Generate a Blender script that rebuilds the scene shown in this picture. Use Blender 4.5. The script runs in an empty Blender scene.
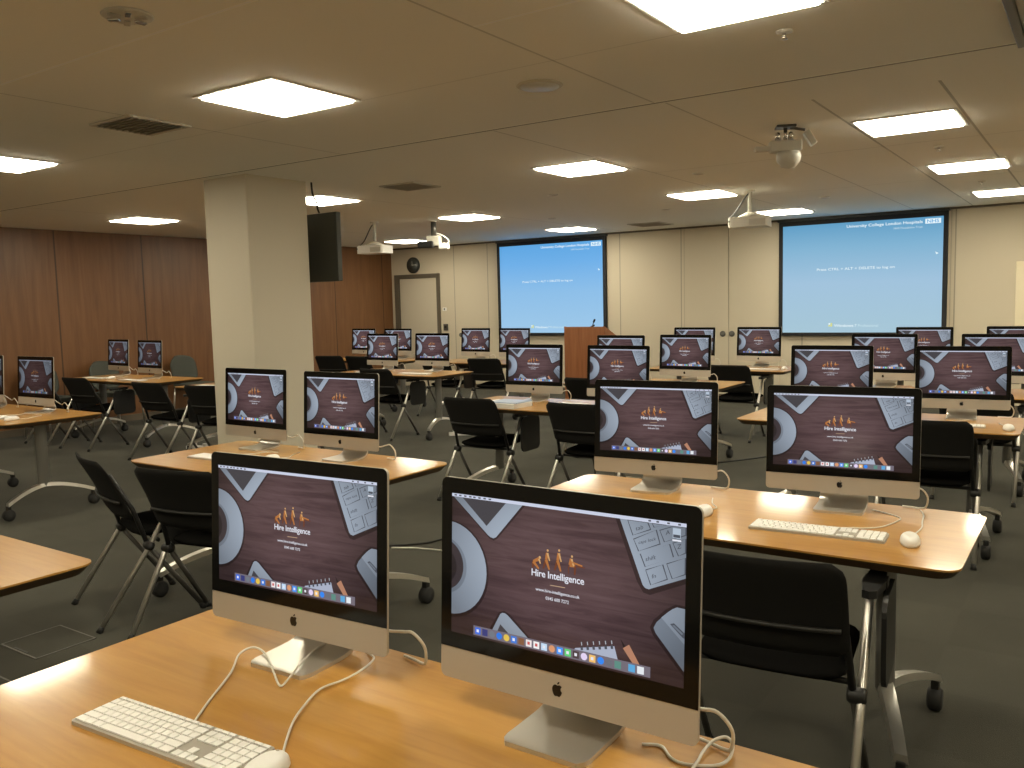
import bpy, bmesh, math, random
from mathutils import Vector, Matrix
random.seed(7)
R = math.radians
PI = math.pi
SC = bpy.context.scene
COL = SC.collection
CEIL = 2.60
TOP = 0.73          # table height
BACK = 12.345       # back wall
LEFT = -11.19       # left wall
RIGHT = 3.2
FRONT = -2.4

# ---------------------------------------------------------------- materials
def lin(c):
    c = c / 255.0
    return c / 12.92 if c <= 0.04045 else ((c + 0.055) / 1.055) ** 2.4
def rgb(r, g, b): return (lin(r), lin(g), lin(b), 1.0)
MATS = {}
def mat(name, col, rough=0.5, metal=0.0, spec=0.5, coat=0.0, coat_rough=0.1):
    m = bpy.data.materials.new(name); m.use_nodes = True
    b = m.node_tree.nodes['Principled BSDF']
    b.inputs['Base Color'].default_value = col if len(col) == 4 else (*col, 1)
    b.inputs['Roughness'].default_value = rough
    b.inputs['Metallic'].default_value = metal
    b.inputs['Specular IOR Level'].default_value = spec
    b.inputs['Coat Weight'].default_value = coat
    b.inputs['Coat Roughness'].default_value = coat_rough
    MATS[name] = m
    return m
def emat(name, col, strength=1.0, gloss=False):
    m = bpy.data.materials.new(name); m.use_nodes = True
    b = m.node_tree.nodes['Principled BSDF']
    b.inputs['Base Color'].default_value = (0.004, 0.004, 0.004, 1)
    b.inputs['Roughness'].default_value = 0.12 if gloss else 0.6
    b.inputs['Specular IOR Level'].default_value = 0.35 if gloss else 0.1
    b.inputs['Emission Color'].default_value = col
    b.inputs['Emission Strength'].default_value = strength
    m.cycles.emission_sampling = 'NONE'
    return m
def nd(m, kind, **kw):
    n = m.node_tree.nodes.new(kind)
    for k, v in kw.items(): setattr(n, k, v)
    return n
def lk(m, a, b): m.node_tree.links.new(a, b)
def bsdf(m): return m.node_tree.nodes['Principled BSDF']
def coords(m, space='Object', scale=(1, 1, 1), rot=(0, 0, 0)):
    t = nd(m, 'ShaderNodeTexCoord'); mp = nd(m, 'ShaderNodeMapping')
    mp.inputs['Scale'].default_value = scale; mp.inputs['Rotation'].default_value = rot
    lk(m, t.outputs[space], mp.inputs['Vector'])
    return mp.outputs['Vector']
def ramp(m, fac, stops):
    r = nd(m, 'ShaderNodeValToRGB')
    while len(r.color_ramp.elements) < len(stops): r.color_ramp.elements.new(0.5)
    for e, (p, c) in zip(r.color_ramp.elements, stops):
        e.position = p; e.color = c if len(c) == 4 else (*c, 1)
    lk(m, fac, r.inputs['Fac'])
    return r.outputs['Color']
def noise(m, vec, scale=5, detail=3, rough=0.5, dist=0.0):
    n = nd(m, 'ShaderNodeTexNoise')
    n.inputs['Scale'].default_value = scale; n.inputs['Detail'].default_value = detail
    n.inputs['Roughness'].default_value = rough; n.inputs['Distortion'].default_value = dist
    lk(m, vec, n.inputs['Vector'])
    return n.outputs['Fac']
def bump(m, fac, strength=0.1, dist=0.01):
    b = nd(m, 'ShaderNodeBump'); b.inputs['Strength'].default_value = strength; b.inputs['Distance'].default_value = dist
    lk(m, fac, b.inputs['Height']); lk(m, b.outputs['Normal'], bsdf(m).inputs['Normal'])
def mth(m, op, a, b=None, c=None):
    n = nd(m, 'ShaderNodeMath', operation=op)
    for i, v in enumerate((a, b, c)):
        if v is None: continue
        if isinstance(v, (int, float)): n.inputs[i].default_value = v
        else: lk(m, v, n.inputs[i])
    return n.outputs[0]

def wood(name, c1, c2, c3, scale, rough=0.35, coat=0.0, coat_rough=0.15, spec=0.5):
    m = mat(name, c2, rough, 0, spec, coat, coat_rough)
    v = coords(m, 'Object', scale)
    f = noise(m, v, 3.0, 5, 0.6, 0.6)
    lk(m, ramp(m, f, [(0.28, c1), (0.5, c2), (0.72, c3)]), bsdf(m).inputs['Base Color'])
    return m
M_table = wood('beech_veneer', (0.42, 0.20, 0.040), (0.475, 0.24, 0.050), (0.52, 0.275, 0.062), (1.2, 12, 12), 0.32, 0.5, 0.09)
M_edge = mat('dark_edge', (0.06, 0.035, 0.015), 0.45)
M_panelwood = wood('cherry_panel', (0.142, 0.062, 0.024), (0.178, 0.080, 0.031), (0.21, 0.098, 0.04), (5, 5, 0.35), 0.42)
M_lect = wood('lectern_wood', (0.26, 0.095, 0.035), (0.33, 0.125, 0.05), (0.38, 0.155, 0.065), (9, 9, 0.6), 0.45)
M_alu = mat('brushed_aluminium', (0.51, 0.475, 0.42), 0.45, 0.45)
M_stand = mat('satin_aluminium', (0.62, 0.60, 0.56), 0.33, 0.8)
M_glass = mat('black_glass', (0.004, 0.004, 0.004), 0.10, 0, 0.25)
M_logo = mat('logo_black', (0.006, 0.006, 0.006), 0.25)
M_white = mat('white_plastic', (0.84, 0.83, 0.80), 0.35)
M_key = mat('white_keycap', (0.88, 0.87, 0.84), 0.45)
M_cable = mat('white_cable', (0.72, 0.69, 0.62), 0.4)
M_fabric = mat('black_fabric', (0.0125, 0.012, 0.011), 0.85, 0, 0.2)
v = coords(M_fabric, 'Object', (1, 1, 1)); bump(M_fabric, noise(M_fabric, v, 420, 2), 0.25, 0.002)
M_seat = mat('black_seat_fabric', (0.007, 0.0068, 0.0065), 1.0, 0, 0.0)
M_black = mat('black_plastic', (0.012, 0.012, 0.012), 0.45)
M_rubber = mat('black_rubber', (0.012, 0.012, 0.012), 0.7)
M_band = mat('grey_black_band', (0.022, 0.021, 0.019), 0.6)
M_steel = mat('silver_steel', (0.62, 0.60, 0.56), 0.3, 0.85)
M_darksteel = mat('grey_steel', (0.13, 0.125, 0.115), 0.38, 0.6)
M_tableleg = mat('grey_leg', (0.22, 0.215, 0.20), 0.35, 0.55)
M_grey = mat('grey_upholstery', (0.075, 0.08, 0.07), 0.9, 0, 0.2)
M_wall = mat('cream_wall', (0.63, 0.565, 0.44), 0.6)
M_colm = mat('column_paint', (0.61, 0.555, 0.445), 0.6)
M_frame = mat('light_frame', (0.72, 0.70, 0.66), 0.4)
M_doorframe = mat('bronze_door_frame', (0.12, 0.10, 0.075), 0.45)
M_door = mat('pale_door', (0.60, 0.54, 0.43), 0.5)
M_projframe = mat('screen_border', (0.012, 0.013, 0.016), 0.7)
M_dark = mat('charcoal_plastic', (0.035, 0.04, 0.038), 0.4)
M_offwhite = mat('offwhite_plastic', (0.62, 0.60, 0.54), 0.45)
M_paper = mat('paper', (0.78, 0.77, 0.74), 0.7)
M_bluepaper = mat('bluish_paper', (0.42, 0.50, 0.66), 0.6)
M_blackcable = mat('black_cable', (0.012, 0.012, 0.011), 0.5)
M_vent = mat('vent_grey', (0.5, 0.48, 0.43), 0.6)
M_chrome = mat('chrome', (0.75, 0.73, 0.7), 0.15, 1.0)

# carpet tiles
M_carpet = mat('carpet_tiles', (0.1, 0.095, 0.08), 0.95, 0, 0.1)
bsdf(M_carpet).inputs['Sheen Weight'].default_value = 0.10; bsdf(M_carpet).inputs['Sheen Roughness'].default_value = 0.5
v = coords(M_carpet, 'Object', (1, 1, 1))
ck = nd(M_carpet, 'ShaderNodeTexChecker'); ck.inputs['Scale'].default_value = 2.0
ck.inputs['Color1'].default_value = (0.051, 0.049, 0.037, 1); ck.inputs['Color2'].default_value = (0.057, 0.055, 0.042, 1)
lk(M_carpet, v, ck.inputs['Vector'])
nz = noise(M_carpet, v, 2.3, 3); nz2 = noise(M_carpet, v, 260, 2)
mx = nd(M_carpet, 'ShaderNodeMixRGB', blend_type='MULTIPLY'); mx.inputs['Fac'].default_value = 1
lk(M_carpet, ck.outputs['Color'], mx.inputs['Color1'])
lk(M_carpet, ramp(M_carpet, mth(M_carpet, 'ADD', mth(M_carpet, 'MULTIPLY', nz, 0.5), mth(M_carpet, 'MULTIPLY', nz2, 0.5)), [(0.3, (0.72,) * 3), (0.7, (1.15,) * 3)]), mx.inputs['Color2'])
lk(M_carpet, mx.outputs['Color'], bsdf(M_carpet).inputs['Base Color'])
bump(M_carpet, nz2, 0.4, 0.004)

# joint lines drawn in a surface at given world positions
def joints(m, base, lines, dark=0.45):
    """lines: list of (axis, pos, half_width, lo, hi, shade); lo/hi limit the other horizontal axis"""
    t = nd(m, 'ShaderNodeTexCoord'); s = nd(m, 'ShaderNodeSeparateXYZ'); lk(m, t.outputs['Object'], s.inputs[0])
    val = None
    for ax, pos, hw, lo, hi, shade in lines:
        d = mth(m, 'ABSOLUTE', mth(m, 'SUBTRACT', s.outputs[ax], pos))
        f = mth(m, 'LESS_THAN', d, hw)
        if lo is not None:
            o = 1 - ax if ax < 2 else 0
            f = mth(m, 'MULTIPLY', f, mth(m, 'MULTIPLY', mth(m, 'GREATER_THAN', s.outputs[o], lo), mth(m, 'LESS_THAN', s.outputs[o], hi)))
        f = mth(m, 'SUBTRACT', 1.0, mth(m, 'MULTIPLY', f, 1.0 - shade))
        val = f if val is None else mth(m, 'MULTIPLY', val, f)
    mx = nd(m, 'ShaderNodeMixRGB', blend_type='MULTIPLY'); mx.inputs['Fac'].default_value = 1
    if isinstance(base, tuple): mx.inputs['Color1'].default_value = (*base, 1)
    else: lk(m, base, mx.inputs['Color1'])
    cb = nd(m, 'ShaderNodeCombineXYZ')
    for i in range(3): lk(m, val, cb.inputs[i])
    lk(m, cb.outputs[0], mx.inputs['Color2'])
    lk(m, mx.outputs['Color'], bsdf(m).inputs['Base Color'])
M_ceil = mat('ceiling_panels', (0.95, 0.94, 0.88), 0.7, 0, 0.2)
cl = []
for x in (-0.72, -1.36): cl.append((0, x, 0.008, 5.0, BACK, 0.58))
for x in (-2.03, -3.2, -6.2, -9.05): cl.append((0, x, 0.006, 4.53, BACK, 0.7))
for x in (-2.08, -4.5): cl.append((0, x, 0.006, FRONT, 4.49, 0.72))
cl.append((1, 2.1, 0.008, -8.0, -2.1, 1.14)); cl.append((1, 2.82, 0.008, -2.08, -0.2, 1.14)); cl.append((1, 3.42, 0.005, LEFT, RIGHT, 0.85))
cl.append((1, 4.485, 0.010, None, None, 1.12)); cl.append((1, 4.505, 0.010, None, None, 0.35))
for y in (6.9, 9.2): cl.append((1, y, 0.006, -3.2, RIGHT, 0.75))
joints(M_ceil, (0.95, 0.94, 0.88), cl)
M_backwall = mat('partition_panels', (0.62, 0.56, 0.45), 0.6, 0, 0.3)
joints(M_backwall, (0.645, 0.575, 0.45), [(0, x, 0.008, None, None, 0.6) for x in (-9.68, -8.93, -6.33, -5.29, -3.47, -1.55)] + [(0, -5.24, 0.006, None, None, 0.75), (0, -1.60, 0.006, None, None, 0.75), (0, -4.54, 0.006, None, None, 0.55)])
vv = coords(M_panelwood, 'Object', (5, 5, 0.35))
ff = noise(M_panelwood, vv, 3.0, 5, 0.6, 0.6)
joints(M_panelwood, ramp(M_panelwood, ff, [(0.28, (0.142, 0.062, 0.024)), (0.5, (0.178, 0.080, 0.031)), (0.72, (0.21, 0.098, 0.04))]),
       [(1, 5.93 + 1.23 * k, 0.010, None, None, 0.35) for k in range(-6, 6)])

# ---------------------------------------------------------------- mesh builder
class MB:
    def __init__(self): self.bm = bmesh.new(); self.mats = []
    def mi(self, m):
        if m not in self.mats: self.mats.append(m)
        return self.mats.index(m)
    def add(self, verts, faces, m, smooth=False):
        vs = [self.bm.verts.new(v) for v in verts]; k = self.mi(m)
        for f in faces:
            try:
                fc = self.bm.faces.new([vs[i] for i in f]); fc.material_index = k; fc.smooth = smooth
            except ValueError: pass
        return vs
    def box(self, x0, x1, y0, y1, z0, z1, m, bev=0.0, mtx=None):
        b = bmesh.new()
        bmesh.ops.create_cube(b, size=1)
        for v in b.verts:
            v.co = Vector(((x0 + x1) / 2 + v.co.x * (x1 - x0), (y0 + y1) / 2 + v.co.y * (y1 - y0), (z0 + z1) / 2 + v.co.z * (z1 - z0)))
        if bev: bmesh.ops.bevel(b, geom=list(b.edges), offset=bev, segments=2, affect='EDGES', profile=0.5)
        self.merge(b, m, mtx)
    def merge(self, b, m, mtx=None, smooth=False):
        b.verts.ensure_lookup_table(); b.verts.index_update()
        vs = [(mtx @ v.co) if mtx else v.co.copy() for v in b.verts]
        self.add(vs, [[v.index for v in f.verts] for f in b.faces], m, smooth); b.free()
    def prism(self, pts, z0, z1, m, mtx=None, bev=0.0, m_side=None):
        """outline in xy, extruded in z"""
        n = len(pts)
        vs = [Vector((x, y, z0)) for x, y in pts] + [Vector((x, y, z1)) for x, y in pts]
        if mtx: vs = [mtx @ v for v in vs]
        sides = [[i, (i + 1) % n, n + (i + 1) % n, n + i] for i in range(n)]
        if m_side is None:
            self.add(vs, [list(range(n))[::-1], list(range(n, 2 * n))] + sides, m)
        else:
            self.add(vs, [list(range(n))[::-1], list(range(n, 2 * n))], m)
            self.add(vs, sides, m_side)
    def tube(self, path, r, m, n=10, caps=True, closed=False):
        P = [Vector(p) for p in path]; k = len(P); rings = []
        rs = r if isinstance(r, (list, tuple)) else [r] * k
        up = None
        for i, p in enumerate(P):
            if closed: t = (P[(i + 1) % k] - P[i - 1])
            else: t = P[min(i + 1, k - 1)] - P[max(i - 1, 0)]
            t = t.normalized()
            if up is None: up = Vector((0, 0, 1)) if abs(t.z) < 0.9 else Vector((1, 0, 0))
            a = t.cross(up)
            if a.length < 1e-4: a = t.cross(Vector((0, 1, 0)))
            a.normalize(); b = a.cross(t).normalized(); up = b
            rings.append([p + a * (rs[i] * math.cos(2 * PI * j / n)) + b * (rs[i] * math.sin(2 * PI * j / n)) for j in range(n)])
        vs = [v for q in rings for v in q]; fs = []
        for i in range(k if closed else k - 1):
            i2 = (i + 1) % k
            for j in range(n): fs.append([i * n + j, i * n + (j + 1) % n, i2 * n + (j + 1) % n, i2 * n + j])
        if caps and not closed: fs += [list(range(n))[::-1], list(range((k - 1) * n, k * n))]
        self.add(vs, fs, m, True)
    def lathe(self, prof, m, n=24, c=(0, 0, 0), axis='z', smooth=True):
        vs = []; k = len(prof)
        for r, z in prof:
            for j in range(n):
                a = 2 * PI * j / n
                q = (r * math.cos(a), r * math.sin(a), z)
                if axis == 'y': q = (q[0], q[2], q[1])
                if axis == 'x': q = (q[2], q[0], q[1])
                vs.append(Vector(q) + Vector(c))
        fs = [[i * n + j, i * n + (j + 1) % n, (i + 1) * n + (j + 1) % n, (i + 1) * n + j] for i in range(k - 1) for j in range(n)]
        fs += [list(range(n))[::-1], list(range((k - 1) * n, k * n))]
        self.add(vs, fs, m, smooth)
    def grid(self, fn, nu, nv, m, thick=None, smooth=True):
        """closed slab from front fn(u,v)->(front, back)"""
        F = []; B = []
        for i in range(nu + 1):
            for j in range(nv + 1):
                a, b = fn(i / nu, j / nv); F.append(Vector(a)); B.append(Vector(b))
        w = nv + 1; N = len(F); fs = []
        for i in range(nu):
            for j in range(nv):
                q = [i * w + j, (i + 1) * w + j, (i + 1) * w + j + 1, i * w + j + 1]
                fs.append(q); fs.append([N + k for k in q[::-1]])
        loop = [i * w for i in range(nu + 1)] + [nu * w + j for j in range(1, w)] + [i * w + nv for i in range(nu - 1, -1, -1)] + [j for j in range(nv - 1, 0, -1)]
        for a, b in zip(loop, loop[1:] + loop[:1]): fs.append([b, a, N + a, N + b])
        self.add(F + B, fs, m, smooth)
    def mesh(self, name):
        bmesh.ops.recalc_face_normals(self.bm, faces=self.bm.faces)
        me = bpy.data.meshes.new(name); self.bm.to_mesh(me); self.bm.free()
        for m in self.mats: me.materials.append(m)
        return me
    def build(self, name, parent=None, loc=None, sharp=None):
        o = bpy.data.objects.new(name, self.mesh(name)); COL.objects.link(o)
        if parent: o.parent = parent
        if loc: o.location = loc
        if sharp is not None:
            try: o.data.set_sharp_from_angle(angle=R(sharp))
            except Exception: pass
        return o

def tag(o, label=None, cat=None, group=None, kind=None):
    if label: o['label'] = label
    if cat: o['category'] = cat
    if group: o['group'] = group
    if kind: o['kind'] = kind
    return o
def thing(name, label, cat, loc=(0, 0, 0), rz=0.0, group=None):
    o = bpy.data.objects.new(name, None); COL.objects.link(o)
    o.empty_display_size = 0.05
    o.location = loc; o.rotation_euler = (0, 0, rz)
    return tag(o, label, cat, group)
def copy_tree(o, parent=None):
    c = o.copy(); COL.objects.link(c)
    if parent: c.parent = parent
    for ch in list(o.children): copy_tree(ch, c)
    return c
def rrect(x0, x1, y0, y1, r, n=5):
    pts = []
    for cx, cy, a0 in ((x1 - r, y0 + r, -90), (x1 - r, y1 - r, 0), (x0 + r, y1 - r, 90), (x0 + r, y0 + r, 180)):
        for i in range(n + 1):
            a = R(a0 + 90 * i / n); pts.append((cx + r * math.cos(a), cy + r * math.sin(a)))
    return pts
def smoothpath(pts, sub=6):
    P = [Vector(p) for p in pts]; out = []
    for i in range(len(P) - 1):
        p0 = P[max(i - 1, 0)]; p1 = P[i]; p2 = P[i + 1]; p3 = P[min(i + 2, len(P) - 1)]
        for k in range(sub):
            t = k / sub
            out.append(0.5 * ((2 * p1) + (p2 - p0) * t + (2 * p0 - 5 * p1 + 4 * p2 - p3) * t * t + (3 * p1 - p0 - 3 * p2 + p3) * t ** 3))
    out.append(P[-1]); return out
def text_polys(s, width=None, height=None, bold=0.0, spacing=1.0):
    cu = bpy.data.curves.new('lettering', 'FONT'); cu.body = s; cu.size = 1.0; cu.offset = bold; cu.resolution_u = 3
    cu.space_character = spacing
    ob = bpy.data.objects.new('lettering', cu); COL.objects.link(ob)
    dg = bpy.context.evaluated_depsgraph_get()
    me = bpy.data.meshes.new_from_object(ob.evaluated_get(dg))
    vs = [v.co.copy() for v in me.vertices]; fs = [list(p.vertices) for p in me.polygons]
    bpy.data.objects.remove(ob); bpy.data.curves.remove(cu); bpy.data.meshes.remove(me)
    x0 = min(v.x for v in vs); x1 = max(v.x for v in vs); y0 = min(v.y for v in vs); y1 = max(v.y for v in vs)
    sx = width / (x1 - x0) if width else height / (y1 - y0)
    sy = height / (y1 - y0) if height else sx
    return [((v.x - x0) * sx, (v.y - y0) * sy) for v in vs], fs

# ---------------------------------------------------------------- room shell
def slab(name, x0, x1, y0, y1, z0, z1, m):
    b = MB(); b.box(x0, x1, y0, y1, z0, z1, m)
    return tag(b.build(name), kind='structure')
slab('floor', LEFT - 0.2, RIGHT + 0.2, FRONT - 0.2, BACK + 0.2, -0.1, 0.0, M_carpet)
slab('wall_back', LEFT - 0.2, RIGHT + 0.2, BACK, BACK + 0.2, 0, CEIL, M_backwall)
slab('wall_left', LEFT - 0.2, LEFT, FRONT - 0.2, BACK, 0, CEIL, M_panelwood)
slab('wall_right', RIGHT, RIGHT + 0.2, FRONT - 0.2, BACK, 0, CEIL, M_wall)
slab('wall_front', LEFT, RIGHT, FRONT - 0.2, FRONT, 0, CEIL, M_wall)
slab('baseboard_back', LEFT, RIGHT, BACK - 0.015, BACK, 0, 0.09, M_doorframe)
slab('baseboard_left', LEFT, LEFT + 0.015, FRONT, BACK, 0, 0.09, M_doorframe)
slab('trim_1', LEFT, RIGHT, BACK - 0.03, BACK, CEIL - 0.025, CEIL, M_doorframe)
b = MB(); b.prism(rrect(-6.25, -5.70, 4.60, 5.24, 0.012, 3), 0, CEIL, M_colm)
tag(b.build('column'), kind='structure')

# lights: positions (near-left corner of the 0.6 m square)
lights = []
for (x, y, lab) in (
    (-3.85, 2.80, 'square ceiling light panel, largest one left of picture centre near the top'),
    (-1.46, 2.80, 'square ceiling light panel cut off by the top edge of the picture'),
    (-6.82, 2.80, 'square ceiling light panel cut off by the left edge of the picture'),
    (-9.69, 5.77, 'square ceiling light panel nearest the wood-panelled left wall'),
    (-6.84, 5.90, 'square ceiling light panel half hidden behind the column and the hanging television'),
    (-3.84, 5.93, 'square ceiling light panel in the middle, beyond the long ceiling groove'),
    (-1.34, 5.78, 'square ceiling light panel at right, first of the row of three between joints'),
    (-6.83, 8.37, 'square ceiling light panel beside the round camera mount left of centre'),
    (-3.77, 8.36, 'square ceiling light panel left of the projector near the right screen'),
    (-1.27, 8.15, 'square ceiling light panel at right, second of the row of three between joints'),
    (-9.93, 10.75, 'square ceiling light panel over the door with the clock'),
    (-6.86, 10.93, 'square ceiling light panel above the left projection screen'),
    (-3.66, 10.85, 'square ceiling light panel between the projector and the right screen'),
    (-1.20, 10.60, 'square ceiling light panel above right edge of right screen, third of the row'),
): lights.append((x, y, lab))
off = [(-9.69, 2.8), (-9.69, 8.37), (-9.69, 0.0), (-6.82, 0.0), (-3.85, 0.0), (-1.46, 0.0), (1.1, 2.8), (1.1, 0.0), (1.1, 5.8), (1.1, 8.15), (1.1, 10.6)]  # unseen panels continuing the ceiling grid, added to light the foreground
for i, (x, y) in enumerate(off): lights.append((x, y, None))
# ceiling slab with a square hole for every recessed light
holes = [(x + 0.012, x + 0.588, y + 0.012, y + 0.588) for x, y, _ in lights]
xs = sorted({LEFT - 0.2, RIGHT + 0.2, *[h[0] for h in holes], *[h[1] for h in holes]})
ys = sorted({FRONT - 0.2, BACK + 0.2, *[h[2] for h in holes], *[h[3] for h in holes]})
b = MB()
fs = []
vid = {}
verts = []
def vx(i, j):
    if (i, j) not in vid: vid[(i, j)] = len(verts); verts.append(Vector((xs[i], ys[j], CEIL)))
    return vid[(i, j)]
for i in range(len(xs) - 1):
    for j in range(len(ys) - 1):
        cx = (xs[i] + xs[i + 1]) / 2; cy = (ys[j] + ys[j + 1]) / 2
        if any(h[0] < cx < h[1] and h[2] < cy < h[3] for h in holes): continue
        fs.append([vx(i, j), vx(i + 1, j), vx(i + 1, j + 1), vx(i, j + 1)])
b.add(verts, fs, M_ceil)
co = b.build('ceiling'); tag(co, kind='structure')
md = co.modifiers.new('thickness', 'SOLIDIFY'); md.thickness = 0.12; md.offset = 1.0
# make sure the thickness goes upward
for p in co.data.polygons:
    pass
if co.data.polygons[0].normal.z < 0: md.offset = -1.0

M_diff = emat('lamp_diffuser', (1.0, 0.91, 0.69, 1), 29.0); M_diff.cycles.emission_sampling = 'AUTO'
b = MB()
zt = CEIL + 0.045
for (a0, a1, c0, c1) in ((0, .6, 0, .02), (0, .6, .58, .6), (0, .02, .02, .58), (.58, .6, .02, .58)):
    b.box(a0, a1, c0, c1, -0.008, 0.0, M_frame, 0.002)
for (a0, a1, c0, c1) in ((.014, .586, .014, .02), (.014, .586, .58, .586), (.014, .02, .02, .58), (.58, .586, .02, .58)):
    b.box(a0, a1, c0, c1, 0.0, 0.05, M_frame)
frame_me = b.mesh('frame')
b = MB(); b.prism(rrect(.028, .572, .028, .572, .012, 3), -0.017, 0.02, M_diff); diff_me = b.mesh('diffuser')
for x, y, lab in lights:
    t = thing('ceiling_light', lab or 'unseen square ceiling light panel, added outside the picture', 'light', (x, y, CEIL), 0, 'square ceiling light panels' if lab else 'added unseen ceiling lights outside the picture')
    for n, me in (('frame', frame_me), ('diffuser', diff_me)):
        o = bpy.data.objects.new(n, me); COL.objects.link(o); o.parent = t

# doors on the back wall
d = thing('door_1', None, None, (-11.09, BACK, 0)); d['kind'] = 'structure'
b = MB()
b.box(0, 0.10, -0.05, 0, 0, 2.10, M_doorframe, 0.004); b.box(1.02, 1.08, -0.05, 0, 0, 2.10, M_doorframe, 0.004); b.box(0.10, 1.02, -0.05, 0, 2.02, 2.10, M_doorframe, 0.004)
b.build('door_frame', d)
b = MB(); b.box(0.14, 1.02, -0.035, -0.002, 0.005, 2.02, M_door, 0.003); b.build('door_leaf', d)
b = MB(); b.tube([(0.95, -0.035, 1.0), (0.95, -0.075, 1.0), (0.83, -0.08, 1.0)], 0.010, M_steel); b.lathe([(0.0, -0.045), (0.026, -0.045), (0.026, -0.034), (0, -0.034)], M_steel, 16, (0.95, 0, 1.0), 'y'); b.build('door_handle', d)
d = thing('door_2', None, None, (-5.24, BACK, 0)); d['kind'] = 'structure'
for k, (a0, a1) in enumerate(((0.01, 0.695), (0.705, 1.44))):
    b = MB(); b.box(a0, a1, -0.012, -0.001, 0.02, CEIL - 0.04, M_wall, 0.002); lf = b.build('door_leaf', d)
    b = MB(); cx = 0.61 if k == 0 else 0.75
    b.lathe([(0.0, -0.03), (0.03, -0.03), (0.042, -0.024), (0.045, -0.012), (0, -0.012)], M_darksteel, 20, (cx, 0, 0.99), 'y'); b.build('door_pull', lf)

# wall things
t = thing('wall_clock', 'round dark wall clock above the door on the back wall', 'clock', (-10.63, BACK, 2.27))
b = MB(); b.lathe([(0.0, -0.045), (0.135, -0.045), (0.150, -0.03), (0.150, -0.001), (0, -0.001)], M_dark, 36, axis='y'); b.build('case', t)
b = MB(); b.lathe([(0.0, -0.0475), (0.125, -0.0475), (0.125, -0.0455), (0, -0.0455)], mat('clock_face', (0.06, 0.065, 0.06), 0.3), 36, axis='y'); b.build('dial', t)
b = MB(); b.box(-.004, .004, -.050, -.048, -.01, .075, M_offwhite); b.build('hand', t)
b = MB(); b.box(-.01, .095, -.052, -.0502, .0, .008, M_offwhite); b.build('hand', t)
t = thing('light_switch', 'white light switch plate on the wall beside the door', 'switch', (-9.92, BACK, 1.44))
b = MB(); b.box(-.045, .045, -.012, -.001, -.03, .03, M_white, .004); b.build('plate', t)
b = MB(); b.box(-.012, .012, -.018, -.012, -.018, .018, M_dark, .003); b.build('rocker', t)
t = thing('wall_socket', 'small dark control plate on the wall below the light switch', 'wall control', (-9.90, BACK, 1.11))
b = MB(); b.box(-.05, .05, -.02, -.001, -.06, .06, M_darksteel, .004); b.build('plate', t)
b = MB(); b.box(-.025, .025, -.026, -.02, -.02, .03, M_black, .002); b.build('button', t)
t = thing('wall_button', 'small dark round button on the wall panel right of the light switch', 'button', (-9.55, BACK, 0.97))
b = MB(); b.lathe([(0.0, -0.035), (0.03, -0.035), (0.04, -0.02), (0.04, -0.001), (0, -0.001)], M_darksteel, 20, axis='y'); b.build('button_body', t)
t = thing('wall_board', 'cream display board on the back wall at the right edge', 'board', (-0.87, BACK, 0.55))
b = MB(); b.box(0, 1.5, -.03, -.001, 0, 1.33, mat('board_cream', (0.85, 0.76, 0.56), 0.5), .004); b.build('panel', t)
b = MB(); b.box(0.0, 1.5, -.06, -.03, 0.0, 0.02, M_frame, .003); b.build('ledge', t)

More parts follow.
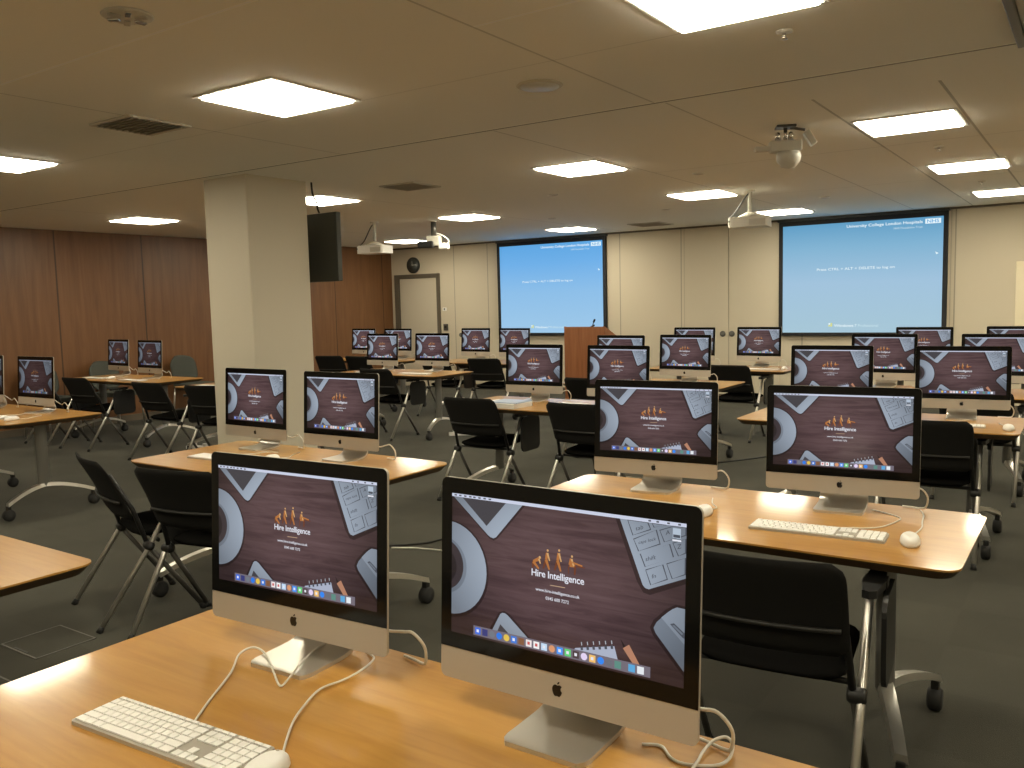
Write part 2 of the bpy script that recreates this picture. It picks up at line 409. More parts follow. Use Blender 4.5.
# ---------------------------------------------------------------- projection screens
def proj_screen(x0, x1, z0, z1, lab, ctop, cmid, cbot, sat):
    t = thing('projection_screen', lab, 'screen', (x0, BACK - 0.05, z0), 0, 'projection screens on the back wall')
    w = x1 - x0; h = z1 - z0; f = 0.055
    b = MB()
    b.box(0, w, 0.0, 0.03, 0, h, M_projframe)
    for a0, a1, c0, c1 in ((0, f, 0, h), (w - f, w, 0, h), (f, w - f, 0, f * .8), (f, w - f, h - f * 1.5, h)):
        b.box(a0, a1, -0.010, 0.0, c0, c1, M_projframe, 0.002)
    b.build('border', t)
    b = MB(); b.box(-.02, w + .02, -0.02, 0.045, h - 0.02, h + 0.005, M_dark, .004); b.build('roller_case', t)
    m = emat('projected_image', (1, 1, 1, 1), 1.0)
    g = nd(m, 'ShaderNodeTexCoord'); s = nd(m, 'ShaderNodeSeparateXYZ'); lk(m, g.outputs['Object'], s.inputs[0])
    lk(m, ramp(m, mth(m, 'DIVIDE', s.outputs[2], h), [(0.02, cbot), (0.45, cmid), (0.75, sat), (0.97, ctop)]), bsdf(m).inputs['Emission Color'])
    wt = emat('projected_lettering', rgb(232, 246, 250), 1.0); wl = emat('projected_lettering_soft', rgb(205, 228, 236), 1.0); ye = emat('projected_logo', rgb(222, 222, 120), 1.0)
    bl = emat('projected_logo_blue', rgb(110, 175, 225), 1.0)
    b = MB(); y = -0.002
    ix0, ix1, iz0, iz1 = f, w - f, f * .8, h - f * 1.5
    b.add([(ix0, y, iz0), (ix1, y, iz0), (ix1, y, iz1), (ix0, y, iz1)], [[0, 1, 2, 3]], m)
    iw = ix1 - ix0; ih = iz1 - iz0
    def txt(s, u, v, wd, hh, mm, bold=0.0):
        ps, fs = text_polys(s, wd * iw, hh * ih, bold)
        b.add([(ix0 + u * iw + px, y - 0.001, iz1 - v * ih + pz) for px, pz in ps], fs, mm)
    txt('University College London Hospitals', .42, .058, .46, .034, wt, .012)
    txt('NHS Foundation Trust', .71, .09, .17, .018, wl)
    # health service lozenge: light box with blue letters
    bx0 = ix0 + .895 * iw; bx1 = ix0 + .985 * iw; bz0 = iz1 - .058 * ih; bz1 = iz1 - .016 * ih
    b.add([(bx0, y - .001, bz0), (bx1, y - .001, bz0), (bx1, y - .001, bz1), (bx0, y - .001, bz1)], [[0, 1, 2, 3]], wt)
    ps, fs = text_polys('NHS', .07 * iw, .03 * ih, .02)
    b.add([(bx0 + .01 * iw + px, y - .002, bz0 + .006 * ih + pz) for px, pz in ps], fs, bl)
    txt('Press CTRL + ALT + DELETE to log on', .23, .435, .49, .03, wt, .006)
    txt('Windows', .345, .948, .125, .024, wt, .015); txt('7', .478, .948, .012, .024, wt); txt('Professional', .50, .948, .125, .024, wl)
    for k in range(4):
        qx = ix0 + (.31 + .013 * (k % 2)) * iw; qz = iz1 - (.945 - .017 * (k // 2)) * ih
        b.add([(qx, y - .001, qz), (qx + .011 * iw, y - .001, qz + .002 * ih), (qx + .011 * iw, y - .001, qz + .016 * ih), (qx, y - .001, qz + .014 * ih)], [[0, 1, 2, 3]], ye if k != 2 else wt)
    # pointer arrow
    b.add([(ix0 + .955 * iw, y - .001, iz1 - .30 * ih), (ix0 + .975 * iw, y - .001, iz1 - .315 * ih), (ix0 + .962 * iw, y - .001, iz1 - .325 * ih)], [[0, 1, 2]], wt)
    b.build('projected_picture', t)
proj_screen(-8.68, -6.555, 0.965, 2.575, 'left projection screen with bright blue log-on picture, behind the lectern', rgb(92, 165, 225), rgb(140, 190, 232), rgb(158, 200, 232), rgb(110, 175, 232))
proj_screen(-3.785, -1.63, 0.965, 2.58, 'right projection screen with pale blue log-on picture', rgb(92, 155, 196), rgb(160, 194, 220), rgb(166, 198, 214), rgb(128, 178, 210))

# ---------------------------------------------------------------- tables
def caster(b, x, y):
    b.lathe([(0.0, -.024), (0.034, -.024), (0.043, -.016), (0.043, .016), (0.034, .024), (0, .024)], M_rubber, 20, (x, y, 0.043), 'x')
    b.box(x - .014, x + .014, y - .016, y + .016, .05, .112, M_black, .004)
def make_table(L=1.6, W=0.75):
    t = thing('flip_top_table', 'x', 'table')
    b = MB(); r = 0.055
    hx, hy = L / 2, W / 2
    b.prism(rrect(-hx, hx, -hy, hy, r, 6), TOP - 0.006, TOP, M_table)
    # bevelled dark underside
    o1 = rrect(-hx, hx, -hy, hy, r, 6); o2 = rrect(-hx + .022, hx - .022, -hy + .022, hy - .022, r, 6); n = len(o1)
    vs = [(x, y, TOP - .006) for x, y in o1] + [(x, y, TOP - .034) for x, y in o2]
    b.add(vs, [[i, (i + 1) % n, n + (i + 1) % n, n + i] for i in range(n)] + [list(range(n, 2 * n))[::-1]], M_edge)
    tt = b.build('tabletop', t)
    b = MB(); b.box(-hx + .30, hx - .30, -.03, .03, TOP - .085, TOP - .035, M_black, .006); b.build('crossbar', t)
    for sx in (-1, 1):
        x = sx * (hx - 0.26)
        b = MB(); b.prism([(x + .030 * math.cos(R(k * 18)), .045 * math.sin(R(k * 18))) for k in range(20)], .19, TOP - .036, M_tableleg); lg = b.build('leg', t)
        b = MB(); b.box(x - .05, x + .05, -.20, .20, TOP - .06, TOP - .0345, M_black, .008); b.build('bracket', lg)
        pts = []
        for k in range(13):
            y = -0.33 + 0.66 * k / 12; q = abs(y) / .33
            pts.append((x + sx * .11 * q, y, 0.205 - 0.085 * q ** 1.8))
        b = MB()
        # flattened arched foot
        prof = []
        for (px, py, pz) in pts:
            w2 = .030 - .008 * abs(py) / .33; th = .013
            prof.append([(px - w2, py, pz - th), (px + w2, py, pz - th), (px + w2 * .8, py, pz + th), (px - w2 * .8, py, pz + th)])
        vs = [v for q in prof for v in q]; fs = []
        for i in range(len(prof) - 1):
            for j in range(4): fs.append([i * 4 + j, i * 4 + (j + 1) % 4, i * 4 + 4 + (j + 1) % 4, i * 4 + 4 + j])
        fs += [[3, 2, 1, 0], [len(vs) - 4, len(vs) - 3, len(vs) - 2, len(vs) - 1]]
        b.add(vs, fs, M_steel, True); ft = b.build('foot', t, sharp=40)
        for sy in (-1, 1):
            b = MB(); caster(b, x + sx * .11, sy * .325); b.build('caster', ft)
    return t
T_proto = make_table()
T_wide = None
used = [False]
def table(cx, y0, lab, L=1.6, rz=0.0):
    global T_proto
    if L != 1.6: o = make_table(L)
    elif not used[0]: o = T_proto; used[0] = True
    else: o = copy_tree(T_proto)
    o.location = (cx, y0 + 0.375, 0); o.rotation_euler = (0, 0, rz)
    o['label'] = lab; o['group'] = 'flip-top tables in rows'
    return o
PH = {
 'R1': 'nearest foreground table', 'R2': 'right-hand table with full keyboard and mouse', 'R3': 'third table of the right-hand line',
 'R4': 'fourth table of the right-hand line', 'R5': 'last table of the right-hand line, below right screen',
 'M1': '', 'M2': 'table in front of the column', 'M3': 'table with the paper stack', 'M4': 'table in front of the lectern', 'M5': 'table beside double doors',
 'L2': 'table cut off by left picture edge', 'L3': 'table half hidden behind the column', 'L4': 'table right of the column', 'L5': 'back table below the left screen',
 'F3': 'table near the wood-panelled wall', 'F5': 'back table in front of the door'}
TB = {
 'R1': (-1.10, 0.65, 'wooden flip-top table nearest the camera across the bottom of the picture'),
 'R2': (-1.10, 2.63, 'wooden flip-top table at right with full keyboard and mouse on it'),
 'R3': (-1.14, 5.38, 'wooden flip-top table at right, third in line, behind two large monitors'),
 'R4': (-1.10, 7.20, 'wooden flip-top table, fourth from the camera in the right-hand line'),
 'R5': (-1.10, 8.95, 'wooden flip-top table below the right projection screen, last of its line'),
 'M1': (-3.39, 0.69, 'wooden flip-top table corner cut off by the lower left picture edge'),
 'M2': (-3.44, 2.55, 'wooden flip-top table directly in front of the cream column'),
 'M3': (-3.42, 5.20, 'wooden flip-top table with the blue-topped paper stack on it'),
 'M4': (-3.52, 7.12, 'wooden flip-top table in front of the wooden lectern'),
 'M5': (-3.52, 9.03, 'wooden flip-top table beside the wall panels with two round pulls'),
 'L2': (-7.25, 2.97, 'wooden flip-top table with arched foot at the left picture edge'),
 'L3': (-7.18, 5.36, 'wooden flip-top table mostly hidden behind the cream column'),
 'L4': (-6.84, 7.30, 'wooden flip-top table right of the column, holding the nearer pair below the door'),
 'L5': (-6.92, 9.15, 'wooden flip-top table under the left projection screen'),
 'F5': (-9.00, 9.12, 'wooden flip-top table farthest back in front of the wall door'),
}
for k, (cx, y0, lab) in TB.items(): table(cx, y0, lab)
table(-9.55, 5.50, 'wooden flip-top table beside the wood-panelled left wall', 1.8)

# ---------------------------------------------------------------- display picture (one shared mesh)
DW, DH = 0.4766, 0.2681
dm = {}
def D(name, r, g, b, s=1.0):
    if name not in dm: dm[name] = emat('display_' + name, rgb(r, g, b), s, True)
    return dm[name]
def vignette(m, c, low):
    # the wallpaper picture is itself darker towards its borders
    g = nd(m, 'ShaderNodeTexCoord'); mp = nd(m, 'ShaderNodeMapping'); mp.inputs['Location'].default_value = (0, 0, -DH * .58)
    lk(m, g.outputs['Object'], mp.inputs['Vector'])
    ln = nd(m, 'ShaderNodeVectorMath', operation='LENGTH'); mp2 = nd(m, 'ShaderNodeMapping'); mp2.inputs['Scale'].default_value = (1 / .28, 0, 1 / .19)
    lk(m, mp.outputs['Vector'], mp2.inputs['Vector']); lk(m, mp2.outputs['Vector'], ln.inputs[0])
    mx = nd(m, 'ShaderNodeMixRGB', blend_type='MULTIPLY'); mx.inputs['Fac'].default_value = 1
    if isinstance(c, tuple): mx.inputs['Color1'].default_value = c
    else: lk(m, c, mx.inputs['Color1'])
    lk(m, ramp(m, ln.outputs['Value'], [(0.40, (1, 1, 1)), (1.0, (low,) * 3)]), mx.inputs['Color2'])
    lk(m, mx.outputs['Color'], bsdf(m).inputs['Emission Color'])
def display_mesh(name, k=1.0, suffix=''):
    """u: 0..1 left to right, v: 0..1 top to bottom"""
    b = MB()
    def E(n, r, g, bl): return D(n + suffix, r, g, bl, k)
    def P(u, v, layer): return ((u - .5) * DW, -0.0001 * layer, (1 - v) * DH)
    def poly(pts, m, layer):
        if len(pts) > 2: b.add([P(u, v, layer) for u, v in pts], [list(range(len(pts)))], m)
    A = DW / DH
    def circ(cu, cv, r, n=40, a0=0, a1=360):
        return [(cu + r * math.cos(R(a0 + (a1 - a0) * i / n)), cv + r * A * math.sin(R(a0 + (a1 - a0) * i / n))) for i in range(n + (a1 - a0 < 360))]
    def clip(pts, u0=0.0, u1=1.0, v0=0.0, v1=1.0):
        def cl(ps, ins, inter):
            out = []
            for i, p in enumerate(ps):
                q = ps[i - 1]
                if ins(p):
                    if not ins(q): out.append(inter(q, p))
                    out.append(p)
                elif ins(q): out.append(inter(q, p))
            return out
        for ax, lim, sg in ((0, u0, 1), (0, u1, -1), (1, v0, 1), (1, v1, -1)):
            if not pts: return pts
            ins = lambda p: (p[ax] - lim) * sg >= 0
            def inter(a, c):
                t = (lim - a[ax]) / (c[ax] - a[ax]); return (a[0] + (c[0] - a[0]) * t, a[1] + (c[1] - a[1]) * t)
            pts = cl(pts, ins, inter)
        return pts
    # wallpaper: dark wood grain, duller towards the borders
    key = 'wallpaper' + suffix
    if key not in dm:
        m = emat('display_' + key, (1, 1, 1, 1), k, True)
        v = coords(m, 'Object', (3.5, 1, 45)); f = noise(m, v, 1.6, 4, 0.6, 0.8)
        c = ramp(m, f, [(0.3, rgb(72, 53, 57)), (0.5, rgb(88, 67, 70)), (0.7, rgb(98, 77, 80))])
        vignette(m, c, 0.30); dm[key] = m
    poly([(0, 1), (1, 1), (1, 0), (0, 0)], dm[key], 0)
    sil = E('silver', 166, 178, 194); sil2 = E('silver_shade', 140, 151, 166)
    vignette(sil, rgb(166, 178, 194), 0.42); vignette(sil2, rgb(140, 151, 166), 0.42)
    dk = E('dark_glass', 66, 64, 70); ink = E('ink', 74, 78, 88); shd = E('soft_shadow', 58, 43, 46); vignette(shd, rgb(58, 43, 46), 0.35)
    # tablet at top left
    poly([(.0, .023), (.35, .023), (.222, .278), (.205, .295), (.185, .285), (.03, .06)], shd, 1)
    poly([(.006, .022), (.338, .022), (.217, .268), (.204, .279), (.190, .274), (.178, .262)], sil, 2)
    poly([(.051, .022), (.262, .022), (.171, .200)], dk, 3)
    # cup and saucer
    poly(clip(circ(-.015, .545, .198)), shd, 1)
    poly(clip(circ(-.015, .538, .188)), sil, 2)
    poly(clip(circ(-.04, .525, .115)), sil2, 3); poly(clip(circ(-.045, .52, .104)), E('coffee', 58, 50, 54), 4)
    poly(clip(circ(-.05, .53, .075)), E('coffee_dark', 40, 33, 36), 5)
    # keyboard at top right
    poly([(.732, .022), (1, .022), (1, .365), (.87, .47), (.845, .462), (.82, .40)], shd, 1)
    poly([(.750, .022), (1.0, .022), (1.0, .331), (.879, .425), (.866, .436), (.852, .432), (.842, .415)], sil, 2)
    def key(q, label=None, lp=None):
        cx = sum(p[0] for p in q) / len(q); cy = sum(p[1] for p in q) / len(q)
        poly(clip(q, v0=.022), ink, 3)
        inn = [(p[0] + .0022 * (1 if p[0] < cx else -1) , p[1] + .004 * (1 if p[1] < cy else -1)) for p in q]
        poly(clip([(p[0] + (.0012 if p[0] < cx else -.002), p[1]) for p in inn], v0=.022), sil, 4)
        if label:
            ps, fs = text_polys(label, None, .026)
            b.add([P(lp[0] + px * .62, lp[1] - pz - px * .62 * .62, 5) for px, pz in ps], fs, E('key_print', 62, 66, 76))
    key([(.779, .022), (.800, .117), (.871, .066), (.860, .022)], 'tab', (.812, .085)); key([(.872, .022), (.880, .050), (.93, .022)])
    key([(.803, .137), (.823, .211), (.907, .147), (.892, .060)], 'caps lock', (.824, .172)); key([(.901, .059), (.919, .131), (1.0, .072), (1.0, .022), (.955, .022)], 'A', (.925, .085))
    key([(.829, .225), (.849, .302), (.957, .211), (.942, .135)], 'shift', (.852, .265)); key([(.95, .126), (.971, .203), (1.0, .180), (1.0, .09)], 'Z', (.968, .16))
    key([(.851, .317), (.871, .409), (.936, .356), (.918, .267)], 'fn', (.876, .366)); key([(.929, .258), (.95, .348), (1.0, .309), (1.0, .205)])
    # mouse at right
    poly([(1.0, .50), (.965, .50), (.93, .54), (.885, .62), (.872, .67), (.884, .715), (1.0, .93)], shd, 1)
    poly([(1.0, .516), (.971, .514), (.955, .53), (.939, .553), (.897, .629), (.886, .668), (.894, .699), (1.0, .899)], sil2, 2)
    poly([(1.0, .516), (.971, .514), (.955, .53), (.939, .553), (.914, .595), (1.0, .733)], sil, 3)
    poly([(.947, .624), (.961, .614), (1.0, .663), (1.0, .696), (.994, .693)], ink, 4); poly([(.955, .630), (.962, .625), (.995, .668), (.990, .676)], E('wheel', 110, 118, 130), 5)
    # phone bottom left
    poly([(.188, .92), (.235, .785), (.258, .768), (.285, .785), (.39, .93)], shd, 1)
    poly([(.201, .925), (.240, .797), (.250, .784), (.262, .784), (.275, .794), (.374, .925)], sil, 2); poly([(.226, .925), (.241, .867), (.285, .925)], dk, 3)
    # notebook and pencil
    poly([(.565, .93), (.578, .908), (.736, .838), (.752, .93)], E('notebook', 168, 176, 196), 2)
    for i in range(6):
        u = .598 + i * .0245; v = .893 - i * .0108
        poly([(u, v), (u + .010, v - .004), (u + .012, v + .018), (u + .002, v + .022)], ink, 3)
        poly([(u + .002, v - .032), (u + .006, v - .034), (u + .008, v - .012), (u + .004, v - .010)], E('wire', 170, 176, 186), 3)
    poly([(.760, .782), (.772, .836), (.779, .822)], E('pencil_tip', 40, 32, 32), 2); poly([(.770, .838), (.794, .807), (.838, .925), (.811, .925)], E('pencil', 178, 128, 102), 3)
    # logo: four little golden walking figures and lettering
    gold = E('gold', 176, 112, 60); gold2 = E('gold_light', 205, 160, 108); brn = E('gold_dark', 108, 60, 40)
    def limb(p, q, w0, w1, m, layer=4):
        dx = (q[0] - p[0]) * A; dy = q[1] - p[1]; l = math.hypot(dx, dy) or 1; nx, ny = -dy / l / A, dx / l
        poly([(p[0] + nx * w0, p[1] + ny * w0), (q[0] + nx * w1, q[1] + ny * w1), (q[0] - nx * w1, q[1] - ny * w1), (p[0] - nx * w0, p[1] - ny * w0)], m, layer)
    def figure(u, v, h, lean, crouch=False, sit=False):
        head = (u + lean * 1.3, v - h)
        poly(circ(head[0], head[1] + .1 * h, .0045 if not crouch else .0055, 12), gold2, 5)
        sh = (u + lean, v - h * .78); hp = (u - lean * .3, v - h * .45)
        if crouch: hp = (u - .012, v - h * .5)
        limb(sh, hp, .012, .009, gold, 4); limb(sh, (u + lean * .6 + .012, v - h * .42), .007, .005, gold2, 5)
        if sit:
            kn = (u + .022, v - h * .45); limb(hp, kn, .012, .010, gold, 4); limb(kn, (u + .02, v - .0), .009, .006, brn, 4)
            limb((u + .004, v - h * .62), (u + .052, v - h * .5), .006, .005, gold, 5); limb((u - .006, v - h * .4), (u - .006, v), .004, .003, brn, 4); limb((u + .03, v - h * .45), (u + .062, v - h * .43), .005, .003, brn, 4)
        else:
            limb(hp, (u - .014, v), .011, .006, brn, 4); limb(hp, (u + .013, v), .011, .006, gold, 5)
    figure(.402, .432, .085, .013, True); figure(.448, .426, .140, .004); figure(.498, .424, .152, .004); figure(.550, .43, .130, .006, False, True)
    def txt(s, u, v, wd, hh, m, bold=0.0, sp=1.0):
        ps, fs = text_polys(s, wd * DW, hh * DH, bold, sp)
        b.add([((u - .5) * DW + px, -.0005, (1 - v) * DH + pz) for px, pz in ps], fs, m)
    wt = E('white_text', 226, 228, 238)
    txt('Hire Intelligence', .383, .500, .227, .062, wt, .012, .95)
    poly([(.466, .526), (.530, .524), (.530, .529), (.466, .531)], E('rule', 190, 160, 130), 4)
    txt('www.hire-intelligence.co.uk', .402, .588, .190, .028, wt, .01)
    txt('0345 600 7272', .447, .630, .10, .022, wt, .01)
    # menu bar, disk icon and dock
    poly([(0, 0), (0, .022), (1, .022), (1, 0)], E('menu_bar', 200, 206, 226), 6)
    for i, u in enumerate((.012, .035, .06, .085, .105, .13, .155, .18)): poly([(u, .006), (u, .016), (u + .012, .016), (u + .012, .006)], ink, 7)
    for u in (.86, .89, .93, .97): poly([(u, .006), (u, .016), (u + .01, .016), (u + .01, .006)], ink, 7)
    poly([(.951, .035), (.951, .096), (.980, .096), (.980, .035)], E('disk', 176, 190, 206), 6); poly([(.953, .074), (.953, .092), (.978, .092), (.978, .074)], ink, 7); poly([(.950, .104), (.950, .114), (.982, .114), (.982, .104)], wt, 7)
    poly([(.112, .917), (.112, .985), (.877, .985), (.877, .917)], E('dock', 112, 106, 118), 6)
    ic = [(60, 110, 225), (55, 60, 120), (110, 118, 130), (45, 120, 225), (225, 190, 80), (60, 120, 215), (130, 88, 62), (235, 225, 225), (240, 240, 240), (190, 215, 240), (215, 150, 110), (70, 150, 245), (95, 210, 120), (70, 58, 62), (225, 210, 240), (240, 190, 110), (50, 135, 240), (105, 108, 118), (90, 140, 130), (90, 165, 215), (225, 230, 236)]
    for i, c in enumerate(ic):
        u = .121 + i * .0343 + (.020 if i >= 19 else 0); m = E('icon_%d' % i, *c)
        if i in (2, 3, 4, 10, 14, 16, 17): poly(circ(u + .013, .951, .0135, 16), m, 7)
        else: poly([(u, .928), (u, .975), (u + .026, .975), (u + .026, .928)], m, 7)
        if i in (0, 5, 7, 8, 9, 11, 12, 13, 15): poly([(u + .007, .941), (u + .007, .961), (u + .018, .961), (u + .018, .941)], wt if i not in (7, 8) else E('icon_red', 200, 90, 90), 8)
    return b.mesh(name)
disp_me = display_mesh('display')
disp_dim = display_mesh('display_dim', 0.42, '_dim')  # brightness falloff at oblique view put into a weaker emission copy

# ---------------------------------------------------------------- desktop computer
IW, IH, CH = 0.528, 0.389, 0.061
APPLE = [(0.0, .66), (.10, .70), (.24, .725), (.36, .68), (.43, .60), (.36, .52), (.325, .42), (.335, .31), (.39, .22), (.47, .16), (.42, .02), (.35, -.11), (.26, -.22), (.17, -.25), (.08, -.23), (0, -.205), (-.09, -.23), (-.19, -.25), (-.28, -.20), (-.38, -.06), (-.45, .11), (-.48, .29), (-.46, .46), (-.39, .60), (-.28, .69), (-.16, .715), (-.07, .69)]
LEAF = [(.0, .78), (.02, .89), (.10, .98), (.20, 1.02), (.205, .92), (.15, .83), (.07, .775)]
def make_imac(dme):
    t = thing('desktop_computer', 'x', 'computer')
    # tilted head: origin at chin bottom
    hd = R(3.5); M = Matrix.Translation((0, 0, 0.064)) @ Matrix.Rotation(-hd, 4, 'X')
    b = MB()
    def ring(sx, sz, y, r): return [(M @ Vector((x, y, z))) for x, z in rrect(-IW / 2 * sx, IW / 2 * sx, IH / 2 - IH / 2 * sz, IH / 2 + IH / 2 * sz, r, 6)]
    rs = [ring(1, 1, 0, .013), ring(1, 1, .006, .013), ring(.96, .95, .010, .013), ring(.75, .72, .022, .02), ring(.45, .45, .034, .03), ring(.2, .2, .04, .02)]
    n = len(rs[0]); vs = [v for q in rs for v in q]
    fs = [list(range(n))[::-1], list(range(len(vs) - n, len(vs)))]
    for i in range(len(rs) - 1):
        for j in range(n): fs.append([i * n + j, i * n + (j + 1) % n, (i + 1) * n + (j + 1) % n, (i + 1) * n + j])
    b.add(vs, fs, M_alu, True); b.build('housing', t, sharp=30)
    b = MB()
    o = []
    for x, z in rrect(-IW / 2 + .0005, IW / 2 - .0005, CH - .02, IH - .0005, .0125, 6):
        if z < CH + .002: continue
        o.append((x, z))
    o = [p for p in o if p[1] > CH + .01]
    o = sorted(o, key=lambda p: math.atan2(p[1] - (IH + CH) / 2, p[0]))
    xs_ = [p for p in o]
    outl = [(IW / 2 - .0005, CH)] + [p for p in xs_ if p[0] > 0] + [p for p in xs_ if p[0] <= 0] + [(-IW / 2 + .0005, CH)]
    n = len(outl)
    vs = [M @ Vector((x, -.0012, z)) for x, z in outl] + [M @ Vector((x, 0.001, z)) for x, z in outl]
    b.add(vs, [list(range(n)), list(range(n, 2 * n))[::-1]] + [[i, (i + 1) % n, n + (i + 1) % n, n + i] for i in range(n)], M_glass)
    b.build('front_glass', t)
    d = bpy.data.objects.new('display', dme); COL.objects.link(d); d.parent = t
    d.matrix_local = M @ Matrix.Translation((0, -.0015, CH + .0300))
    b = MB(); s = .0215
    for pl in (APPLE, LEAF):
        vs = [M @ Vector((x * s, -.0006, CH / 2 - .005 + z * s)) for x, z in pl] + [M @ Vector((x * s, .0004, CH / 2 - .005 + z * s)) for x, z in pl]
        n = len(pl); b.add(vs, [list(range(n)), list(range(n, 2 * n))[::-1]] + [[i, (i + 1) % n, n + (i + 1) % n, n + i] for i in range(n)], M_logo)
    b.build('logo', t)
    # stand: foot plate + curved neck in one bent sheet
    b = MB(); wd = .085
    path = [(-.060, .0055), (.02, .006), (.08, .009), (.108, .024), (.110, .05), (.088, .12), (.060, .19), (.040, .23)]
    pp = smoothpath([(0, y, z) for y, z in path], 5); th = .0045
    vs = []; 
    for i, p in enumerate(pp):
        tt = (pp[min(i + 1, len(pp) - 1)] - pp[max(i - 1, 0)]).normalized(); nn = Vector((0, -tt.z, tt.y))
        ww = wd if i > 1 else wd - .012 * (1 - i / 2) ** 2
        ww *= 1 if p.z < .03 else max(.72, 1 - (p.z - .03) * 1.2)
        for sx, sn in ((-1, 1), (1, 1), (1, -1), (-1, -1)): vs.append(p + Vector((sx * ww, 0, 0)) + nn * (sn * th))
    fs = [[3, 2, 1, 0], [len(vs) - 4, len(vs) - 3, len(vs) - 2, len(vs) - 1]]
    for i in range(len(pp) - 1):
        for j in range(4): fs.append([i * 4 + j, i * 4 + (j + 1) % 4, i * 4 + 4 + (j + 1) % 4, i * 4 + 4 + j])
    zmin = min(v.z for v in vs)
    for v in vs: v.z -= zmin if v.z < .03 else 0
    b.add(vs, fs, M_stand, True); b.build('stand', t, sharp=35)
    # power cord: from the back of the head, bows out to the right, then lies on the table
    b = MB()
    b.tube(smoothpath([(.03, .055, .16), (.07, .10, .11), (.15, .12, .065), (.225, .10, .078), (.262, .09, .085), (.284, .10, .055), (.280, .108, .018), (.262, .118, .0075), (.23, .128, .0065), (.20, .135, .006)], 5), .0033, M_cable, 8)
    b.build('power_cord', t)
    return t
I_proto = {0: make_imac(disp_me), 1: make_imac(disp_dim)}
I_used = {0: 0, 1: 0}
def imac(x, y, rz, lab, dim=0):
    p = I_proto[dim]
    o = p if not I_used[dim] else copy_tree(p)
    I_used[dim] = 1
    o.location = (x, y, TOP); o.rotation_euler = (0, 0, R(rz)); o['label'] = lab; o['category'] = 'computer'; o['group'] = 'all-in-one desktop computers on the tables'
    return o
dc = 'all-in-one desktop computer'
IM = [
 (-0.773, 1.244, 0.0, 'largest ' + dc + ' in front, nearest picture centre, on the nearest table', 0),
 (-1.445, 1.232, 3.2, dc + ' at left on the nearest table, behind the full white keyboard', 0),
 (-1.494, 3.190, 5.2, dc + ' left of the pair on the right-hand table, above picture centre', 0),
 (-0.762, 3.203, 5.3, dc + ' directly behind the keyboard and mouse on the right-hand table', 0),
 (-3.90, 3.12, -0.8, dc + ' against the column, left of the pair on that table', 0),
 (-3.20, 3.09, 0.7, dc + ' right of the pair on the table in front of the column', 0),
 (-3.73, 5.74, 2.0, dc + ' beside the blue-topped paper stack, left of the lectern', 0),
 (-2.96, 5.70, -2.0, dc + ' in front of the lectern base, second behind the black chair', 0),
 (-1.47, 5.90, 0.9, dc + ' left of the pair on the third right-hand table', 0),
 (-0.69, 5.93, 6.0, dc + ' right of the pair on the third right-hand table', 0),
 (-3.82, 7.42, -3.0, dc + ' peeking over another one right of the lectern edge', 0),
 (-3.21, 7.55, -4.0, dc + ' right of the pair on the table by the lectern, before wall panels', 0),
 (-1.50, 7.74, -3.0, dc + ' left of the pair on the fourth right-hand table, below right screen', 0),
 (-0.65, 7.74, 0.0, dc + ' cut off by the right picture edge, fourth right-hand table', 0),
 (-1.44, 9.36, -3.0, dc + ' at the lower right corner of the right projection screen', 0),
 (-0.64, 9.48, 0.0, dc + ' cut off by the right picture edge, farthest one at right', 0),
 (-3.94, 9.55, -4.0, dc + ' mostly hidden, left of the pair beside the round door pulls', 0),
 (-3.18, 9.58, -6.0, dc + ' just left of the right projection screen, by the round door pulls', 0),
 (-7.21, 9.62, -4.0, dc + ' left of the left projection screen, beside the light switch', 0),
 (-6.52, 9.57, -4.0, dc + ' overlapping the lower left corner of the left projection screen', 0),
 (-7.30, 7.82, -1.6, dc + ' left of the front pair between column and door', 0),
 (-6.58, 7.91, -0.3, dc + ' right of the front pair below the door', 0),
 (-9.39, 9.65, -3.5, dc + ' left of the farthest pair, against the wood panelling right of the column', 0),
 (-8.62, 9.58, 1.0, dc + ' right of the farthest pair, under the door frame', 0),
 (-7.00, 3.47, 1.5, dc + ' at the left picture side, complete one beside the one cut off', 1),
 (-7.80, 3.47, 1.5, dc + ' cut off by the left picture edge', 1),
 (-10.18, 6.09, -4.9, dc + ' left of the dim pair against the wood-panelled left wall', 1),
 (-9.29, 5.95, -3.0, dc + ' right of the dim pair against the wood-panelled left wall', 1),
]
for a in IM: imac(*a)

